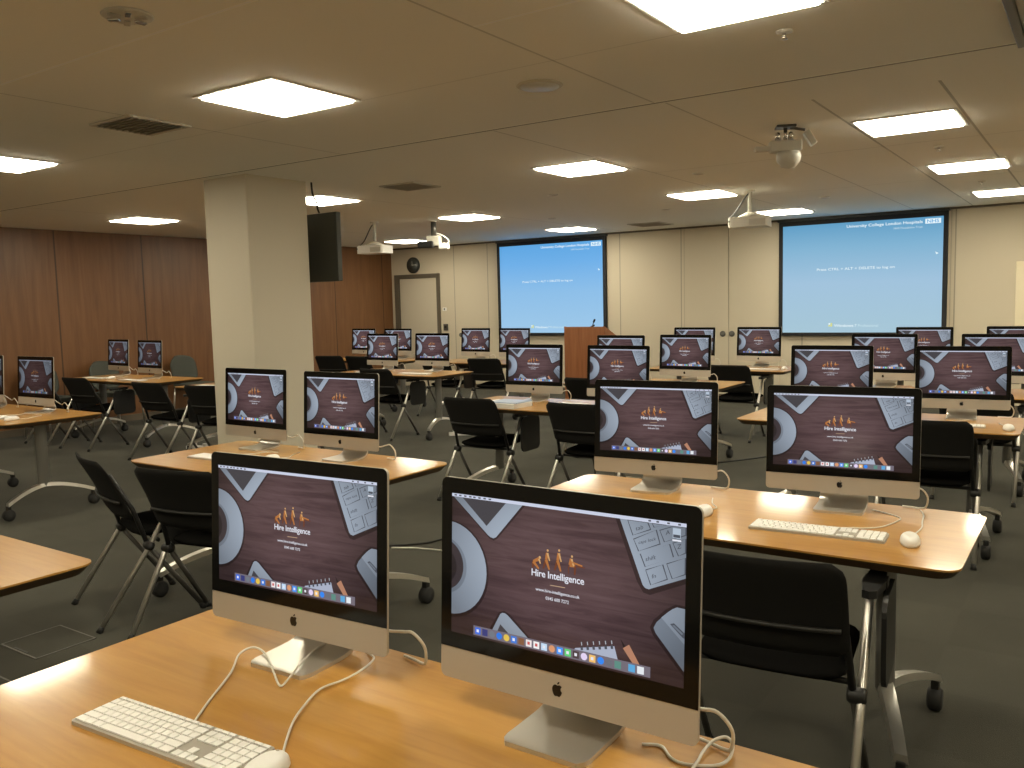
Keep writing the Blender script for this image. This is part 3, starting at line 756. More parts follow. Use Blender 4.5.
# ---------------------------------------------------------------- keyboards and mice
def make_keyboard():
    t = thing('keyboard', 'x', 'keyboard')
    b = MB(); b.prism(rrect(-.215, .215, -.057, .057, .008, 4), 0, .0075, M_alu); b.build('base', t)
    rows = [(.048, .009, [(1, )] * 0)]
    U = .0187
    def keys(name, lst):
        b = MB()
        for x, y, w, h in lst:
            b.box(x + .0012, x + w - .0012, y - h + .0012, y - .0012, .0078, .0112, M_key, .0012)
        return b.build(name, t)
    x0 = -.2105; top = .054
    fn = [(x0 + i * U * 14.5 / 14, top, U * 14.5 / 14, .010) for i in range(14)]
    fn += [(x0 + U * 14.8 + i * U, top, U, .010) for i in range(3)] + [(x0 + U * 18.1 + i * U * 1.09, top, U * 1.09, .010) for i in range(4)]
    keys('function_keys', fn)
    yy = [top - .0115 - i * U for i in range(5)]
    main = []
    def row(r, ws):
        x = x0
        for w in ws:
            if w > 0: main.append((x, yy[r], w * U, U))
            x += abs(w) * U
    row(0, [1] * 13 + [1.5]); row(1, [1.5] + [1] * 13); row(2, [1.75] + [1] * 11 + [1.75]); row(3, [2.25] + [1] * 10 + [2.25]); row(4, [1.5, 1.25, 1.25, -6.5, 1.25, 1.25, 1.5])
    keys('letter_keys', main)
    keys('space_bar', [(x0 + 4 * U, yy[4], 6.5 * U, U)])
    nx = x0 + U * 14.8
    nav = [(nx + i * U, yy[r], U, U) for r in range(2) for i in range(3)] + [(nx + U, yy[3], U, U)] + [(nx + i * U, yy[4], U, U) for i in range(3)]
    keys('arrow_keys', nav)
    px = x0 + U * 18.1; q = U * 1.09
    keys('number_keys', [(px + i * q, yy[r], q, U) for r in range(3) for i in range(4)] + [(px + i * q, yy[3], q, U) for i in range(3)] + [(px, yy[4], 2 * q, U), (px + 2 * q, yy[4], q, U), (px + 3 * q, yy[3], q, 2 * U)])
    return t
def make_mouse():
    t = thing('mouse', 'x', 'mouse')
    b = MB()
    nu, nv = 20, 10; vs = []
    for i in range(nv + 1):
        f = i / nv
        for j in range(nu):
            a = 2 * PI * j / nu; r = math.cos(f * PI / 2) ** .55 if f < 1 else 0.001
            vs.append((.030 * r * math.cos(a), .056 * r * math.sin(a), .006 + .028 * math.sin(f * PI / 2)))
    base = [(.026 * math.cos(2 * PI * j / nu), .052 * math.sin(2 * PI * j / nu), 0) for j in range(nu)]
    vs = base + vs
    fs = [[i * nu + j, i * nu + (j + 1) % nu, (i + 1) * nu + (j + 1) % nu, (i + 1) * nu + j] for i in range(nv + 1) for j in range(nu)]
    fs += [list(range(nu))[::-1], list(range((nv + 1) * nu, (nv + 2) * nu))]
    b.add(vs, fs, M_white, True); b.build('shell', t)
    b = MB(); b.lathe([(0.0, -.003), (.0025, -.002), (.0033, 0), (.0025, .002), (0, .003)], M_alu, 12, (0, .034, .0305), 'z'); b.build('scroll_ball', t)
    return t
K_proto = make_keyboard(); M_proto = make_mouse(); ku = [0]; mu = [0]
def world_cable(parent, pts, r=.0024):
    inv = parent.matrix_basis.inverted()
    b = MB(); b.tube([inv @ p for p in smoothpath(pts, 5)], r, M_cable, 8); return b.build('cable', parent)
def keyboard(x, y, rz, lab, cable=None):
    o = copy_tree(K_proto)
    o.location = (x, y, TOP); o.rotation_euler = (0, 0, R(rz)); o['label'] = lab; o['group'] = 'white keyboards on the tables'; o['category'] = 'keyboard'
    bpy.context.view_layer.update()
    c, s = math.cos(R(rz)), math.sin(R(rz))
    st = (x - s * .056, y + c * .056, TOP + .005)
    z = TOP + .0026
    world_cable(o, [st] + (cable or [(st[0] - .02, st[1] + .06, z), (st[0] + .03, st[1] + .12, z), (st[0] + .10, st[1] + .15, z + .01), (st[0] + .12, st[1] + .22, z)]))
    return o
def mouse(x, y, rz, lab, cable=None):
    o = copy_tree(M_proto)
    o.location = (x, y, TOP); o.rotation_euler = (0, 0, R(rz)); o['label'] = lab; o['group'] = 'white mice on the tables'; o['category'] = 'mouse'
    bpy.context.view_layer.update()
    c, s = math.cos(R(rz)), math.sin(R(rz)); z = TOP + .0026
    st = (x - s * .052, y + c * .052, TOP + .006)
    world_cable(o, [st] + (cable or [(st[0] + .01, st[1] + .06, z), (st[0] - .03, st[1] + .12, z), (st[0] - .06, st[1] + .2, z)]))
    return o
Z = TOP + .0028
keyboard(-1.3895, .883, 3.8, 'white full-size keyboard in the lower left foreground',
  [(-1.448, 1.012, Z), (-1.513, 1.114, Z + .004), (-1.567, 1.179, Z + .01), (-1.563, 1.215, Z + .014), (-1.513, 1.208, Z + .012), (-1.437, 1.165, Z + .006), (-1.378, 1.133, Z), (-1.376, 1.155, Z + .008), (-1.40, 1.21, Z + .016), (-1.436, 1.285, Z + .012), (-1.44, 1.33, Z + .012)])
mouse(-1.128, .885, 8, 'white mouse at the bottom edge beside the foreground keyboard',
  [(-1.164, .957, Z), (-1.221, 1.027, Z + .005), (-1.257, 1.089, Z + .006), (-1.288, 1.160, Z + .004), (-1.278, 1.218, Z + .004), (-1.272, 1.269, Z + .01), (-1.29, 1.32, Z + .01), (-1.34, 1.352, Z)])
keyboard(-.7527, 2.870, 3.4, 'white full-size keyboard on the right-hand table beside the mouse',
  [(-.665, 2.965, Z), (-.59, 3.017, Z), (-.555, 3.12, Z), (-.552, 3.18, Z), (-.60, 3.225, Z), (-.66, 3.26, Z)])
mouse(-.468, 2.868, 12, 'white mouse right of the keyboard on the right-hand table',
  [(-.473, 2.99, Z), (-.468, 3.08, Z), (-.478, 3.156, Z), (-.49, 3.26, Z), (-.51, 3.33, Z)])
mouse(-1.165, 2.91, 4, 'white mouse seen just past the large front monitor, second table')
keyboard(-3.80, 2.82, 3, 'white keyboard on the table in front of the column')
mouse(-3.507, 2.90, 6, 'white mouse behind the front left monitor, table by the column')
keyboard(-.74, 5.60, 4, 'white keyboard behind the black chair, third right-hand table')
mouse(-.405, 5.55, 10, 'white mouse at the right picture edge, third right-hand table')
mouse(-1.05, 5.80, 10, 'white mouse behind the black chair back, third right-hand table')
keyboard(-3.02, 5.37, -2, 'white keyboard on the table with the paper stack')
keyboard(-7.05, 3.17, 2, 'white keyboard below the complete computer at the left edge')
mouse(-6.70, 3.14, 6, 'white mouse on the table at the left picture edge')
keyboard(-10.02, 5.70, 0, 'white keyboard left of two on the table by the wood panelling')
keyboard(-9.22, 5.68, 0, 'white keyboard right of two on the table by the wood panelling')
mouse(-9.72, 5.72, 6, 'white mouse between two keyboards by the wood panelling')
keyboard(-7.58, 5.55, 2, 'white keyboard on the table half hidden by the column')
keyboard(-7.15, 7.48, 2, 'white keyboard left of two, table right of the column')
keyboard(-6.50, 7.50, 0, 'white keyboard right of two, table right of the column')
keyboard(-3.05, 9.22, 0, 'white keyboard left of the right screen by the round pulls')
mouse(-2.80, 9.30, 5, 'white mouse on the far table by the round pulls')
for src in (K_proto, M_proto):
    for o in list(src.children): bpy.data.objects.remove(o)
    bpy.data.objects.remove(src)

# loose cord in front, beside the largest computer
b = MB()
b.tube(smoothpath([(-.64, 1.31, Z + .0005), (-.609, 1.322, Z + .0005), (-.577, 1.294, Z + .0005), (-.547, 1.29, Z + .0005), (-.506, 1.311, Z + .0005), (-.492, 1.337, Z + .004), (-.497, 1.37, Z + .012), (-.515, 1.386, Z + .014), (-.532, 1.37, Z + .01), (-.536, 1.33, Z + .006), (-.53, 1.291, Z + .0085), (-.535, 1.22, Z + .0005), (-.56, 1.14, Z + .0005)], 6), .0028, M_cable, 8)
tag(b.build('loose_cord'), 'white cord looped on the table beside the largest computer', 'cord')
b = MB()
b.tube(smoothpath([(-3.24, 1.40, Z + .0005), (-3.12, 1.36, Z + .03), (-3.02, 1.30, Z + .05), (-2.96, 1.24, Z + .03), (-2.93, 1.19, Z + .0005), (-2.99, 1.16, Z + .0005), (-3.1, 1.18, Z + .0005), (-3.2, 1.2, Z + .0005)], 6), .003, M_cable, 8)
tag(b.build('loose_cord'), 'white cord looped on the table corner at the lower left edge', 'cord')

# ---------------------------------------------------------------- chairs
def make_chair():
    t = thing('folding_chair', 'x', 'chair')
    b = MB()
    def back(u, v):
        w = .243 * (1 - .015 * (1 - v))
        x = (u * 2 - 1)
        rr = .06; z = .505 + .305 * v
        lim = w
        dv = max(0, (v - .80) / .20); lim -= .035 * (1 - math.sqrt(max(0, 1 - dv * dv)))
        dv = max(0, (.12 - v) / .12); lim -= .03 * (1 - math.sqrt(max(0, 1 - dv * dv)))
        X = x * lim
        y = -.06 - .14 * v - .028 * (1 - x * x) + .012 * math.sin(v * PI)
        th = .013 * (1 - .75 * abs(x) ** 6) * (1 - .7 * max(0, abs(v - .5) * 2 - .8) / .2)
        return (X, y + th, z), (X, y - th, z)
    b.grid(back, 16, 14, M_fabric); b.build('backrest', t)
    b = MB()
    def band(u, v):
        x = u * 2 - 1; X = x * .222; y = -.105 - .028 * (1 - x * x) - .014; z = .592 + .012 * v
        return (X, y + .008, z), (X, y - .004 + .003 * abs(v - .5), z)
    b.grid(band, 14, 2, M_band); b.build('back_band', t)
    b = MB()
    def seat(u, v):
        x = u * 2 - 1; s = v * 2 - 1
        rx = .222 * (1 - .18 * max(0, -s) ** 3 * 0) * (max(0, 1 - abs(s) ** 7)) ** .25
        y = .165 + s * .205
        X = x * max(rx, .12)
        z = .435 + .012 * s - .010 * (1 - x * x) * (1 - s * s)
        th = .022 * max(.18, (1 - abs(x) ** 6) ** .4 * (1 - abs(s) ** 8) ** .4)
        return (X, y, z + th), (X, y, z - th)
    b.grid(seat, 14, 14, M_seat); b.build('seat', t)
    for sx in (-1, 1):
        b = MB(); b.tube([(sx * .212, -.150, .74), (sx * .228, -.058, .56), (sx * .24, 0, .37)], .0115, M_black, 8); b.build('back_upright', t)
        b = MB(); b.tube([(sx * .24, 0, .37), (sx * .25, .245, .015)], .0125, M_darksteel, 8); lg = b.build('leg', t)
        b = MB(); b.tube([(sx * .2487, .235, .03), (sx * .25, .25, .0)], [.0145, .018], M_rubber, 8); b.build('foot_cap', lg)
        b = MB(); b.tube([(sx * .262, -.245, .012), (sx * .262, 0.0, .37)] + ([(.262, .13, .60), (.262, .16, .645)] if sx > 0 else [(sx * .262, .02, .40)]), .013, M_steel, 8); lg = b.build('leg', t)
        b = MB(); b.tube([(sx * .262, -.236, .026), (sx * .262, -.252, .0)], [.0135, .017], M_rubber, 8); b.build('foot_cap', lg)
        b = MB(); b.lathe([(0, -.026), (.020, -.026), (.025, -.018), (.025, .018), (.020, .026), (0, .026)], M_black, 14, (sx * .25, 0, .375), 'x'); b.build('hinge', t)
    b = MB(); b.tube([(-.24, .05, .39), (.24, .05, .39)], .010, M_black, 8); b.build('seat_bar', t)
    # armrest pad and folded writing tablet on the right
    b = MB(); b.prism([(.252, .055), (.272, .045), (.292, .06), (.305, .16), (.300, .25), (.28, .28), (.25, .27), (.240, .16)], .645, .668, M_black); b.build('armrest', t)
    b = MB()
    pts = rrect(.06, .33, .37, .64, .05, 5)
    n = len(pts); vs = [(.305, y, z) for y, z in pts] + [(.319, y, z) for y, z in pts]
    b.add(vs, [list(range(n)), list(range(n, 2 * n))[::-1]] + [[i, (i + 1) % n, n + (i + 1) % n, n + i] for i in range(n)], M_black)
    b.box(.296, .308, .18, .23, .60, .665, M_black, .003)
    b.build('writing_tablet', t)
    return t
C_proto = make_chair(); cu_ = [0]
fc = 'black folding chair with silver legs '
CH_ = [
 (-.785, 2.46, 5, 'large black folding chair with armrest in front of the right-hand table, facing away'),
 (-3.44, 2.45, 12, fc + 'at the table before the column, right one of two'),
 (-4.05, 2.45, -17, fc + 'turned sideways, leftmost at the table before the column'),
 (-3.94, 5.33, 2, fc + 'left of two in front of the paper stack table'),
 (-3.00, 5.33, 0, fc + 'right of two at the paper stack table'),
 (-.80, 5.42, 3, fc + 'behind the computer with keyboard at far right'),
 (-6.82, 7.36, 1, fc + 'at the table just right of the column'),
 (-6.66, 9.20, 10, fc + 'below the left screen edge, right one'),
 (-7.45, 9.18, 2, fc + 'below the light switch, left of two at back table'),
 (-3.24, 8.96, -1, fc + 'at the table beside the round door pulls'),
 (-9.45, 9.12, 12, fc + 'just right of the column, left of two far back'),
 (-8.85, 9.14, -1, fc + 'just right of the column, right of two far back'),
 (-7.95, 5.22, 3, fc + 'left of column, second from the column'),
 (-7.05, 5.22, 14, fc + 'partly hidden by the left edge of the column'),
 (-9.42, 5.29, 4, fc + 'in front of dim computers, right of two'),
 (-10.17, 5.26, -3, fc + 'in front of dim computers, left of two'),
 (-3.92, 7.12, 0, fc + 'between lectern and the paper stack computer'),
 (-3.20, 7.12, 2, fc + 'right of lectern behind several monitors'),
 (-.72, 7.12, 0, fc + 'at the right picture edge behind a monitor'),
]
for i, (x, y, a, lab) in enumerate(CH_):
    o = C_proto if i == 0 else copy_tree(C_proto)
    o.location = (x, y, 0); o.rotation_euler = (0, 0, R(a)); o['label'] = lab; o['group'] = 'black folding chairs'
# grey upholstered chairs along the left wall
def make_wallchair():
    t = thing('upholstered_chair', 'x', 'chair')
    b = MB()
    def back(u, v):
        x = u * 2 - 1; w = .25 * (1 - abs(v * 2 - 1) ** 4 * .35) ; X = x * w; z = .50 + .38 * v - .03 * x * x * v
        y = -.20 - .06 * v + .05 * x * x; th = .025 * (1 - .7 * abs(x) ** 5)
        return (X, y + th, z), (X, y - th, z)
    b.grid(back, 14, 10, M_grey); b.build('backrest', t)
    b = MB(); b.prism(rrect(-.24, .24, -.20, .26, .06, 5), .42, .48, M_grey); b.build('seat', t)
    for sx in (-1, 1):
        for y0, y1 in ((-.18, -.22), (.2, .24)):
            b = MB(); b.tube([(sx * .2, y0, .42), (sx * .22, y1, 0)], .012, M_steel, 8); b.build('leg', t)
        b = MB(); b.tube([(sx * .18, -.19, .44), (sx * .17, -.22, .56)], .012, M_darksteel, 8); b.build('back_support', t)
    return t
W_proto = make_wallchair()
for i, (x, y, a, lab) in enumerate([(-10.80, 6.42, -75, 'grey upholstered chair left of the dim computers, against the wood wall'), (-10.80, 7.62, -78, 'grey upholstered chair right of the dim computers, against the wood wall'), (-10.80, 5.55, -80, 'grey upholstered chair just right of the left-edge computer, wood wall')]):
    o = W_proto if i == 0 else copy_tree(W_proto)
    o.location = (x, y, 0); o.rotation_euler = (0, 0, R(a)); o['label'] = lab; o['group'] = 'grey chairs along the wood wall'

# ---------------------------------------------------------------- paper stack
t = thing('paper_stack', 'stack of papers with a bluish top sheet on a table before the lectern', 'papers', (-3.73, 5.34, TOP), R(-4))
b = MB(); b.box(-.17, .17, -.11, .12, 0, .035, M_paper, .001); b.build('sheets', t)
b = MB(); b.box(-.09, .165, -.09, .125, .0352, .042, M_bluepaper, .001, Matrix.Rotation(R(6), 4, 'Z')); b.build('top_sheet', t)
t = thing('open_folder', 'white flat folder lying right of the blue-topped papers', 'folder', (-3.34, 5.62, TOP), R(3))
b = MB(); b.box(-.13, .13, -.09, .09, 0, .006, M_paper, .001); b.build('cover', t)

# ---------------------------------------------------------------- lectern
t = thing('lectern', 'wooden lectern with sloping top in front of the left projection screen', 'lectern', (-6.28, 10.5, 0))
b = MB()
side = [(0, 0), (.52, 0), (.52, .96), (0.0, 1.17)]
vs = [(x, y, z) for x in (0.0, .03) for y, z in side]
b.add(vs, [[0, 1, 2, 3], [7, 6, 5, 4], [0, 4, 5, 1], [1, 5, 6, 2], [2, 6, 7, 3], [3, 7, 4, 0]], M_lect); b.build('side_panel', t)
b = MB(); vs = [(x + .62, y, z) for x, y, z in vs]
b.add(vs, [[0, 1, 2, 3], [7, 6, 5, 4], [0, 4, 5, 1], [1, 5, 6, 2], [2, 6, 7, 3], [3, 7, 4, 0]], M_lect); b.build('side_panel', t)
b = MB(); b.box(.03, .62, 0.0, .025, .02, 1.165, M_lect); b.build('front_panel', t)
b = MB(); b.prism([(0, -.012), (.52, -.012), (.52, .012), (0, .012)], .03, .62, M_lect, Matrix.Translation((0, .02, 1.13)) @ Matrix.Rotation(R(-21.8), 4, 'X') @ Matrix(((0, 0, 1, 0), (1, 0, 0, 0), (0, 1, 0, 0), (0, 0, 0, 1)))); b.build('sloping_top', t)
b = MB(); b.tube(smoothpath([(.42, .06, 1.14), (.44, .05, 1.20), (.47, .02, 1.235)], 5), .006, M_black, 8); b.tube([(.465, .025, 1.23), (.50, -.01, 1.262)], .014, M_black, 8); b.build('microphone', t)
b = MB(); b.tube(smoothpath([(.36, .06, 1.14), (.42, .05, 1.165), (.47, .03, 1.185)], 5), .012, M_black, 8); b.build('microphone', t)

# ---------------------------------------------------------------- television beside the column
M_tv = mat('matt_grey_plastic', (0.05, 0.053, 0.045), 0.55)
t = thing('wall_television', 'dark flat television mounted on the far side of the column', 'television', (-5.85, 5.50, 1.75), R(62))
b = MB(); b.box(-.48, .48, -.035, .02, 0, .60, M_tv, .008); b.build('cabinet', t)
b = MB(); b.box(-.46, .46, -.0375, -.035, .02, .58, M_tv, .001); b.build('back_panel', t)
b = MB(); b.box(-.10, .10, .02, .06, .15, .45, M_black, .005); b.tube([(0, .06, .3), (-.05, .12, .3), (-.12, .16, .3)], .02, M_darksteel, 8); b.build('bracket', t)
t.location = (-5.99, 5.44, 1.745); t.rotation_euler = (0, 0, R(-1.5))
b = MB(); b.tube(smoothpath([(-5.69, 5.29, 2.6), (-5.69, 5.30, 2.50), (-5.68, 5.33, 2.44), (-5.70, 5.36, 2.38), (-5.72, 5.395, 2.35)], 6), .008, M_blackcable, 8); tag(b.build('television_cable'), 'short dark cable from the ceiling down to the hanging television', 'cable')

# ---------------------------------------------------------------- ceiling fittings
def vent(x, y, lab, s=.4):
    t = thing('ceiling_vent', lab, 'vent', (x, y, CEIL), 0, 'ceiling vents')
    b = MB()
    for a0, a1, c0, c1 in ((-s / 2, s / 2, -s / 2, -s / 2 + .025), (-s / 2, s / 2, s / 2 - .025, s / 2), (-s / 2, -s / 2 + .025, -s / 2 + .025, s / 2 - .025), (s / 2 - .025, s / 2, -s / 2 + .025, s / 2 - .025)):
        b.box(a0, a1, c0, c1, -.012, 0, M_offwhite, .003)
    b.build('frame', t)
    b = MB(); b.box(-s / 2 + .025, s / 2 - .025, -s / 2 + .025, s / 2 - .025, -.004, -.001, M_vent); b.build('duct', t)
    b = MB()
    for k in range(9):
        yy = -s / 2 + .045 + k * (s - .09) / 8
        b.box(-s / 2 + .026, s / 2 - .026, -.012, .012, -.0015, .0015, M_vent, 0, Matrix.Translation((0, yy, -.010)) @ Matrix.Rotation(R(35), 4, 'X'))
    b.build('slats', t)
vent(-4.65, 3.02, 'square slatted ceiling vent at upper left of the picture')
vent(-5.22, 6.05, 'square slatted ceiling vent right of the column')
vent(-5.35, 11.4, 'slatted ceiling vent near back wall right of the left screen', .5)
t = thing('smoke_detector', 'clear round ribbed ceiling fitting in the top left corner', 'ceiling fitting', (-2.98, 1.91, CEIL))
b = MB(); b.lathe([(0, 0), (.085, 0), (.092, -.006), (.085, -.012), (0, -.012)], M_offwhite, 28); b.build('base', t)
for k in range(6):
    a = k * PI / 3; b = MB(); b.box(-.012, .012, .03, .075, -.022, -.012, M_vent if k % 2 else M_chrome, .004, Matrix.Rotation(a, 4, 'Z')); b.build('louvre', t)
t = thing('ceiling_speaker', 'flat round pale speaker disc in the ceiling above centre', 'speaker', (-2.36, 3.75, CEIL))
b = MB(); b.lathe([(0, 0), (.115, 0), (.118, -.004), (.108, -.010), (0, -.010)], M_colm, 32); b.build('rim', t)
b = MB(); b.lathe([(0, -.010), (.098, -.010), (.098, -.0125), (0, -.0125)], M_offwhite, 32); b.build('grille', t)
def sprinkler(x, y, lab):
    t = thing('sprinkler', lab, 'sprinkler', (x, y, CEIL), 0, 'ceiling sprinklers')
    b = MB(); b.lathe([(0, 0), (.035, 0), (.033, -.006), (.012, -.010), (0, -.010)], M_frame, 20); b.build('escutcheon', t)
    b = MB(); b.tube([(0, 0, -.008), (0, 0, -.03)], .007, M_chrome, 8); b.lathe([(0, -.030), (.014, -.030), (.014, -.033), (0, -.033)], M_chrome, 16); b.build('deflector', t)
sprinkler(-1.11, 3.66, 'small white sprinkler in the ceiling beside the top light panel')
sprinkler(-1.03, 7.20, 'small sprinkler between first and second right-hand light panels')
sprinkler(-1.0, 9.7, 'small sprinkler between second and third right-hand light panels')
def downlight(x, y, lab, r=.055):
    t = thing('recessed_spot', lab, 'ceiling spot', (x, y, CEIL), 0, 'small round ceiling spots')
    b = MB(); b.lathe([(0, 0), (r, 0), (r, -.004), (r - .008, -.008), (0, -.008)], M_white, 24); b.build('trim', t)
    b = MB(); b.lathe([(0, -.008), (r - .012, -.008), (r - .016, -.010), (0, -.010)], M_offwhite, 24); b.build('cover', t)
downlight(-4.62, 7.55, 'small round white ceiling spot between the two middle light panels, front one')
downlight(-5.9, 9.6, 'small round white ceiling spot left of the centre vent, rear one')
downlight(-4.35, 9.7, 'small round white ceiling spot above the wall panels')
downlight(-2.92, 7.2, 'small round white ceiling spot left of the dome camera')
downlight(-2.55, 9.9, 'small round white ceiling spot in front of the right screen')
# projectors
def projector(x, y, rz, lab, white=True, drop=.30):
    t = thing('ceiling_projector', lab, 'projector', (x, y, CEIL), R(rz), 'ceiling projectors'); t.scale = (.88, .88, 1)
    m = M_white if white else M_offwhite
    b = MB(); b.lathe([(0, 0), (.06, 0), (.06, -.015), (.02, -.02), (0, -.02)], M_offwhite, 20); b.tube([(0, 0, -.01), (0, 0, -drop + .03)], .024, M_offwhite, 12); b.build('pole', t)
    b = MB(); b.lathe([(0, -drop + .05), (.03, -drop + .05), (.13, -drop + .012), (.13, -drop), (0, -drop)], M_offwhite, 20); b.build('mount_plate', t)
    b = MB(); b.prism(rrect(-.22, .22, -.16, .16, .035, 5), -drop - .105, -drop - .004, m); b.build('body', t)
    b = MB(); b.box(.02, .20, -.166, -.159, -drop - .09, -drop - .03, M_vent, .002); b.build('exhaust_grille', t)
    b = MB(); b.lathe([(0, .158), (.045, .158), (.045, .18), (.036, .185), (0, .185)], M_black, 20, (-.10, 0, -drop - .055), 'y'); b.build('lens', t)
    b = MB(); b.tube(smoothpath([(.02, 0, -.02), (-.04, -.02, -.06), (-.15, -.05, -drop + .06), (-.20, -.12, -drop - .01), (-.205, -.165, -drop - .05)], 6), .008, M_blackcable, 8); b.build('cable', t)
    return t
projector(-7.75, 8.25, 10, 'white ceiling projector on a pole in front of the wood wall and door')
projector(-2.97, 8.68, 8, 'ceiling projector on a pole left of the right projection screen', False, .27)
def camera(x, y, rz, lab, pole=.09, s=1.0):
    t = thing('ceiling_camera', lab, 'camera', (x, y, CEIL), R(rz), 'ceiling cameras')
    b = MB(); b.box(-.06 * s, .06 * s, -.06 * s, .06 * s, -.015, 0, M_darksteel, .004); b.tube([(0, 0, -.01), (0, 0, -pole - .01)], .012, M_chrome, 10); b.build('mount', t)
    b = MB(); b.box(-.10 * s, .10 * s, -.05 * s, .05 * s, -pole - .075 * s, -pole - .004, M_offwhite, .012); b.build('bracket_box', t)
    b = MB(); b.box(-.19 * s, -.09 * s, -.03, .03, -pole - .065 * s, -pole - .035 * s, M_offwhite, .006); b.build('side_arm', t)
    b = MB(); b.lathe([(0, -pole - .18 * s), (.045 * s, -pole - .17 * s), (.072 * s, -pole - .135 * s), (.078 * s, -pole - .10 * s), (.07 * s, -pole - .074 * s), (0, -pole - .074 * s)], M_offwhite, 24, (.02, 0, 0)); b.build('dome', t)
    b = MB(); b.box(-.02, .02, -.03, .03, -.09, .01, M_offwhite, .006, Matrix.Translation((.13 * s, 0, -.05)) @ Matrix.Rotation(R(-32), 4, 'Y')); b.tube([(.03 * s, 0, -.012), (.12 * s, 0, -.03)], .009, M_darksteel, 8); b.build('antenna', t)
    for k in (-.05, .03):
        b = MB(); b.lathe([(0, -pole), (.018, -pole), (.013, -pole + .045), (0, -pole + .05)], M_chrome, 14, (k * s, -.02, 0)); b.build('bolt', t)
camera(-1.70, 5.64, 25, 'dome camera hanging from the ceiling, centre right, nearest fitting')
t = thing('ceiling_camera', 'dark and white camera cluster hanging above the door, right of projector', 'camera', (-7.16, 8.73, CEIL), R(20), 'ceiling cameras')
b = MB(); b.lathe([(0, 0), (.05, 0), (.05, -.012), (0, -.012)], M_offwhite, 18); b.tube([(0, 0, -.01), (0, 0, -.20)], .035, M_darksteel, 12); b.build('pole', t)
b = MB(); b.box(-.09, .09, -.05, .05, -.32, -.19, M_offwhite, .008); b.build('bracket_box', t)
b = MB(); b.box(-.20, .02, -.10, -.05, -.35, -.26, M_black, .02); b.build('lens_unit', t)
b = MB(); b.box(.07, .20, -.06, .06, -.37, -.29, M_white, .02); b.build('housing', t)
b = MB(); b.tube(smoothpath([(.03, 0, -.16), (.12, 0, -.19), (.20, 0, -.26), (.16, 0, -.33)], 6), .009, M_white, 8); b.build('cable', t)
# frame fragment at the top right corner
t = thing('ceiling_hatch', 'dark-edged ceiling access frame in the top right corner', 'ceiling hatch', (-.335, 3.55, CEIL))
b = MB(); b.box(0, .035, 0, .92, -.03, 0, M_dark, .004); b.box(.035, .8, .885, .92, -.03, 0, M_dark, .004); b.build('frame', t)
b = MB(); b.box(.035, .8, 0, .885, -.012, -.001, M_offwhite, .003); b.build('panel', t)

# ---------------------------------------------------------------- floor bits
def floorbox(x, y, rz, lab):
    t = thing('floor_box', lab, 'floor box', (x, y, 0), R(rz), 'floor boxes in the carpet')
    b = MB()
    w, h = .16, .14; M_rim = M_darksteel
    for a0, a1, c0, c1 in ((-w, w, -h, -h + .008), (-w, w, h - .008, h), (-w, -w + .008, -h, h), (w - .008, w, -h, h)): b.box(a0, a1, c0, c1, 0, .003, M_rim)
    b.build('frame', t)
    b = MB(); b.box(-w + .008, w - .008, -h + .008, h - .008, 0, .002, M_carpet); b.build('lid', t)
    b = MB(); b.box(-.06, .06, -h + .012, -h + .022, .002, .004, M_black); b.build('cable_flap', t)
floorbox(-3.98, 1.95, 0, 'carpet-covered floor box beside the lower left table corner')
floorbox(-3.80, 1.50, 0, 'floor box outline partly under the left end of the foreground table')
t = thing('power_strip', 'white power strip with plugs under the table right of the column', 'power strip', (-6.05, 7.85, 0), R(40))
b = MB(); b.box(-.20, .20, -.03, .03, 0, .04, M_white, .006); b.build('strip', t)
for k in (-.13, -.03, .1):
    b = MB(); b.box(k - .022, k + .022, -.024, .024, .04, .075, M_white if k < 0 else M_black, .006); b.build('plug', t)
t = thing('power_strip', 'white power strip on the floor between chairs left of the column', 'power strip', (-8.05, 5.75, 0), R(15))
b = MB(); b.box(-.22, .22, -.03, .03, 0, .04, M_white, .006); b.build('strip', t)
for k in (-.13, .02):
    b = MB(); b.box(k - .022, k + .022, -.024, .024, .04, .07, M_white, .006); b.build('plug', t)
b = MB(); b.tube(smoothpath([(-3.95, 3.72, .007), (-3.72, 3.88, .007), (-3.60, 3.97, .007), (-3.49, 4.10, .007), (-3.44, 4.22, .007), (-3.2, 4.3, .007), (-2.9, 4.2, .007)], 6), .007, M_blackcable, 8); tag(b.build('floor_cable'), 'black cable on the carpet between the two front monitors', 'cable')
b = MB(); b.tube(smoothpath([(-3.62, 3.90, .005), (-3.50, 3.96, .005), (-3.36, 4.0, .005), (-3.2, 4.02, .005)], 6), .005, M_cable, 8); tag(b.build('floor_cable'), 'white cable on the carpet between the two front monitors', 'cable')
b = MB(); b.tube(smoothpath([(-3.25, 7.05, .007), (-2.95, 7.4, .007), (-2.7, 7.75, .007), (-2.5, 8.1, .007), (-2.2, 8.2, .007)], 6), .007, M_blackcable, 8); tag(b.build('floor_cable'), 'black cable on the carpet between the two right-hand monitors', 'cable')
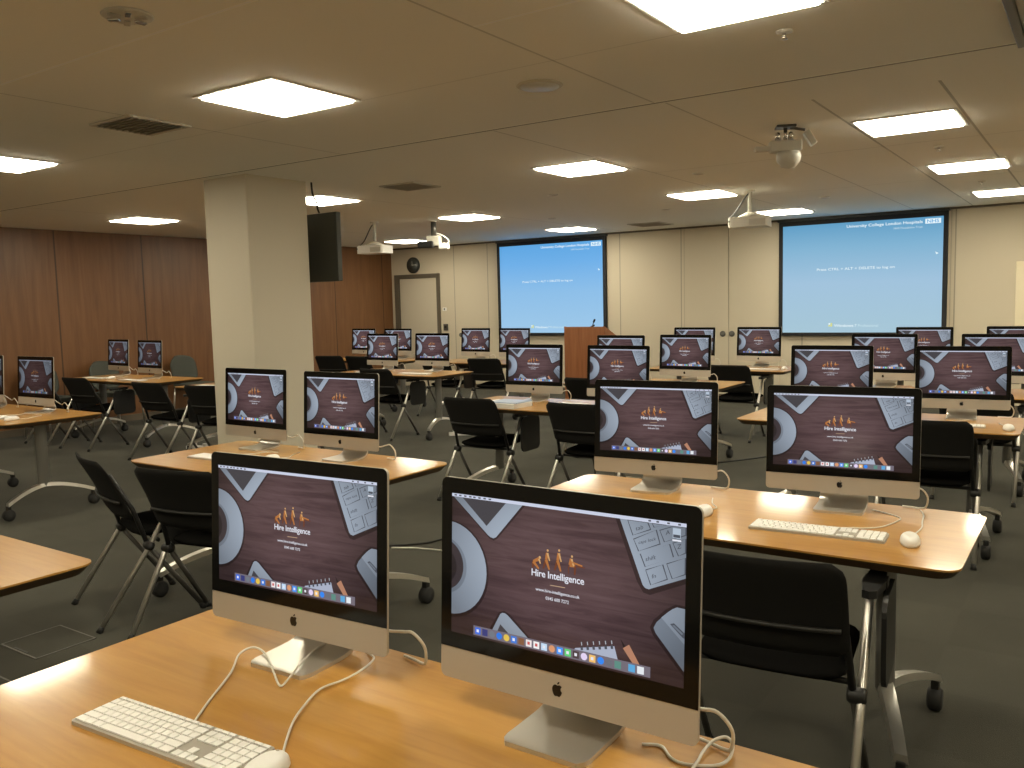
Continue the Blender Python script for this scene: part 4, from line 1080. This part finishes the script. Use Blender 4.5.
b = MB(); b.tube(smoothpath([(-3.30, 5.90, .70), (-3.28, 5.86, .60), (-3.30, 5.88, .4), (-3.27, 5.90, .2), (-3.25, 5.9, .006), (-3.18, 5.98, .006)], 6), .006, M_blackcable, 8); tag(b.build('hanging_cable'), 'thin black cable hanging below the paper stack table', 'cable')
b = MB(); b.tube(smoothpath([(-2.75, 1.05, .69), (-2.76, 1.04, .55), (-2.80, 1.06, .30), (-2.92, 1.1, .1), (-3.0, 1.1, .006), (-3.15, 1.1, .006)], 6), .006, M_blackcable, 8); tag(b.build('hanging_cable'), 'thin black cable hanging below the lower left table corner', 'cable')

# ---------------------------------------------------------------- camera, world, view
cam = bpy.data.cameras.new('camera'); co = bpy.data.objects.new('camera', cam); COL.objects.link(co)
cam.sensor_width = 36; cam.lens = 36 * 857.85 / 1024; cam.clip_start = 0.02; cam.clip_end = 100
yaw, pitch, roll = R(34.443), R(5.340), R(-1.373)
fwd = Vector((-math.sin(yaw) * math.cos(pitch), math.cos(yaw) * math.cos(pitch), -math.sin(pitch)))
right = Vector((math.cos(yaw), math.sin(yaw), 0)); up = right.cross(fwd)
r2 = right * math.cos(roll) + up * math.sin(roll); u2 = up * math.cos(roll) - right * math.sin(roll)
M = Matrix(((r2.x, u2.x, -fwd.x, 0), (r2.y, u2.y, -fwd.y, 0), (r2.z, u2.z, -fwd.z, 1.5096), (0, 0, 0, 1)))
co.matrix_world = M
SC.camera = co
w = bpy.data.worlds.new('world'); SC.world = w; w.use_nodes = True
w.node_tree.nodes['Background'].inputs['Color'].default_value = (1, .9, .7, 1); w.node_tree.nodes['Background'].inputs['Strength'].default_value = 0.0
SC.view_settings.view_transform = 'Standard'; SC.view_settings.look = 'None'
SC.view_settings.gamma = 1.0; SC.view_settings.use_curve_mapping = False
SC.view_settings.exposure = 0.0
SC.cycles.use_denoising = True
SC.cycles.max_bounces = 8; SC.cycles.diffuse_bounces = 5; SC.cycles.glossy_bounces = 4
SC.cycles.sample_clamp_indirect = 6.0
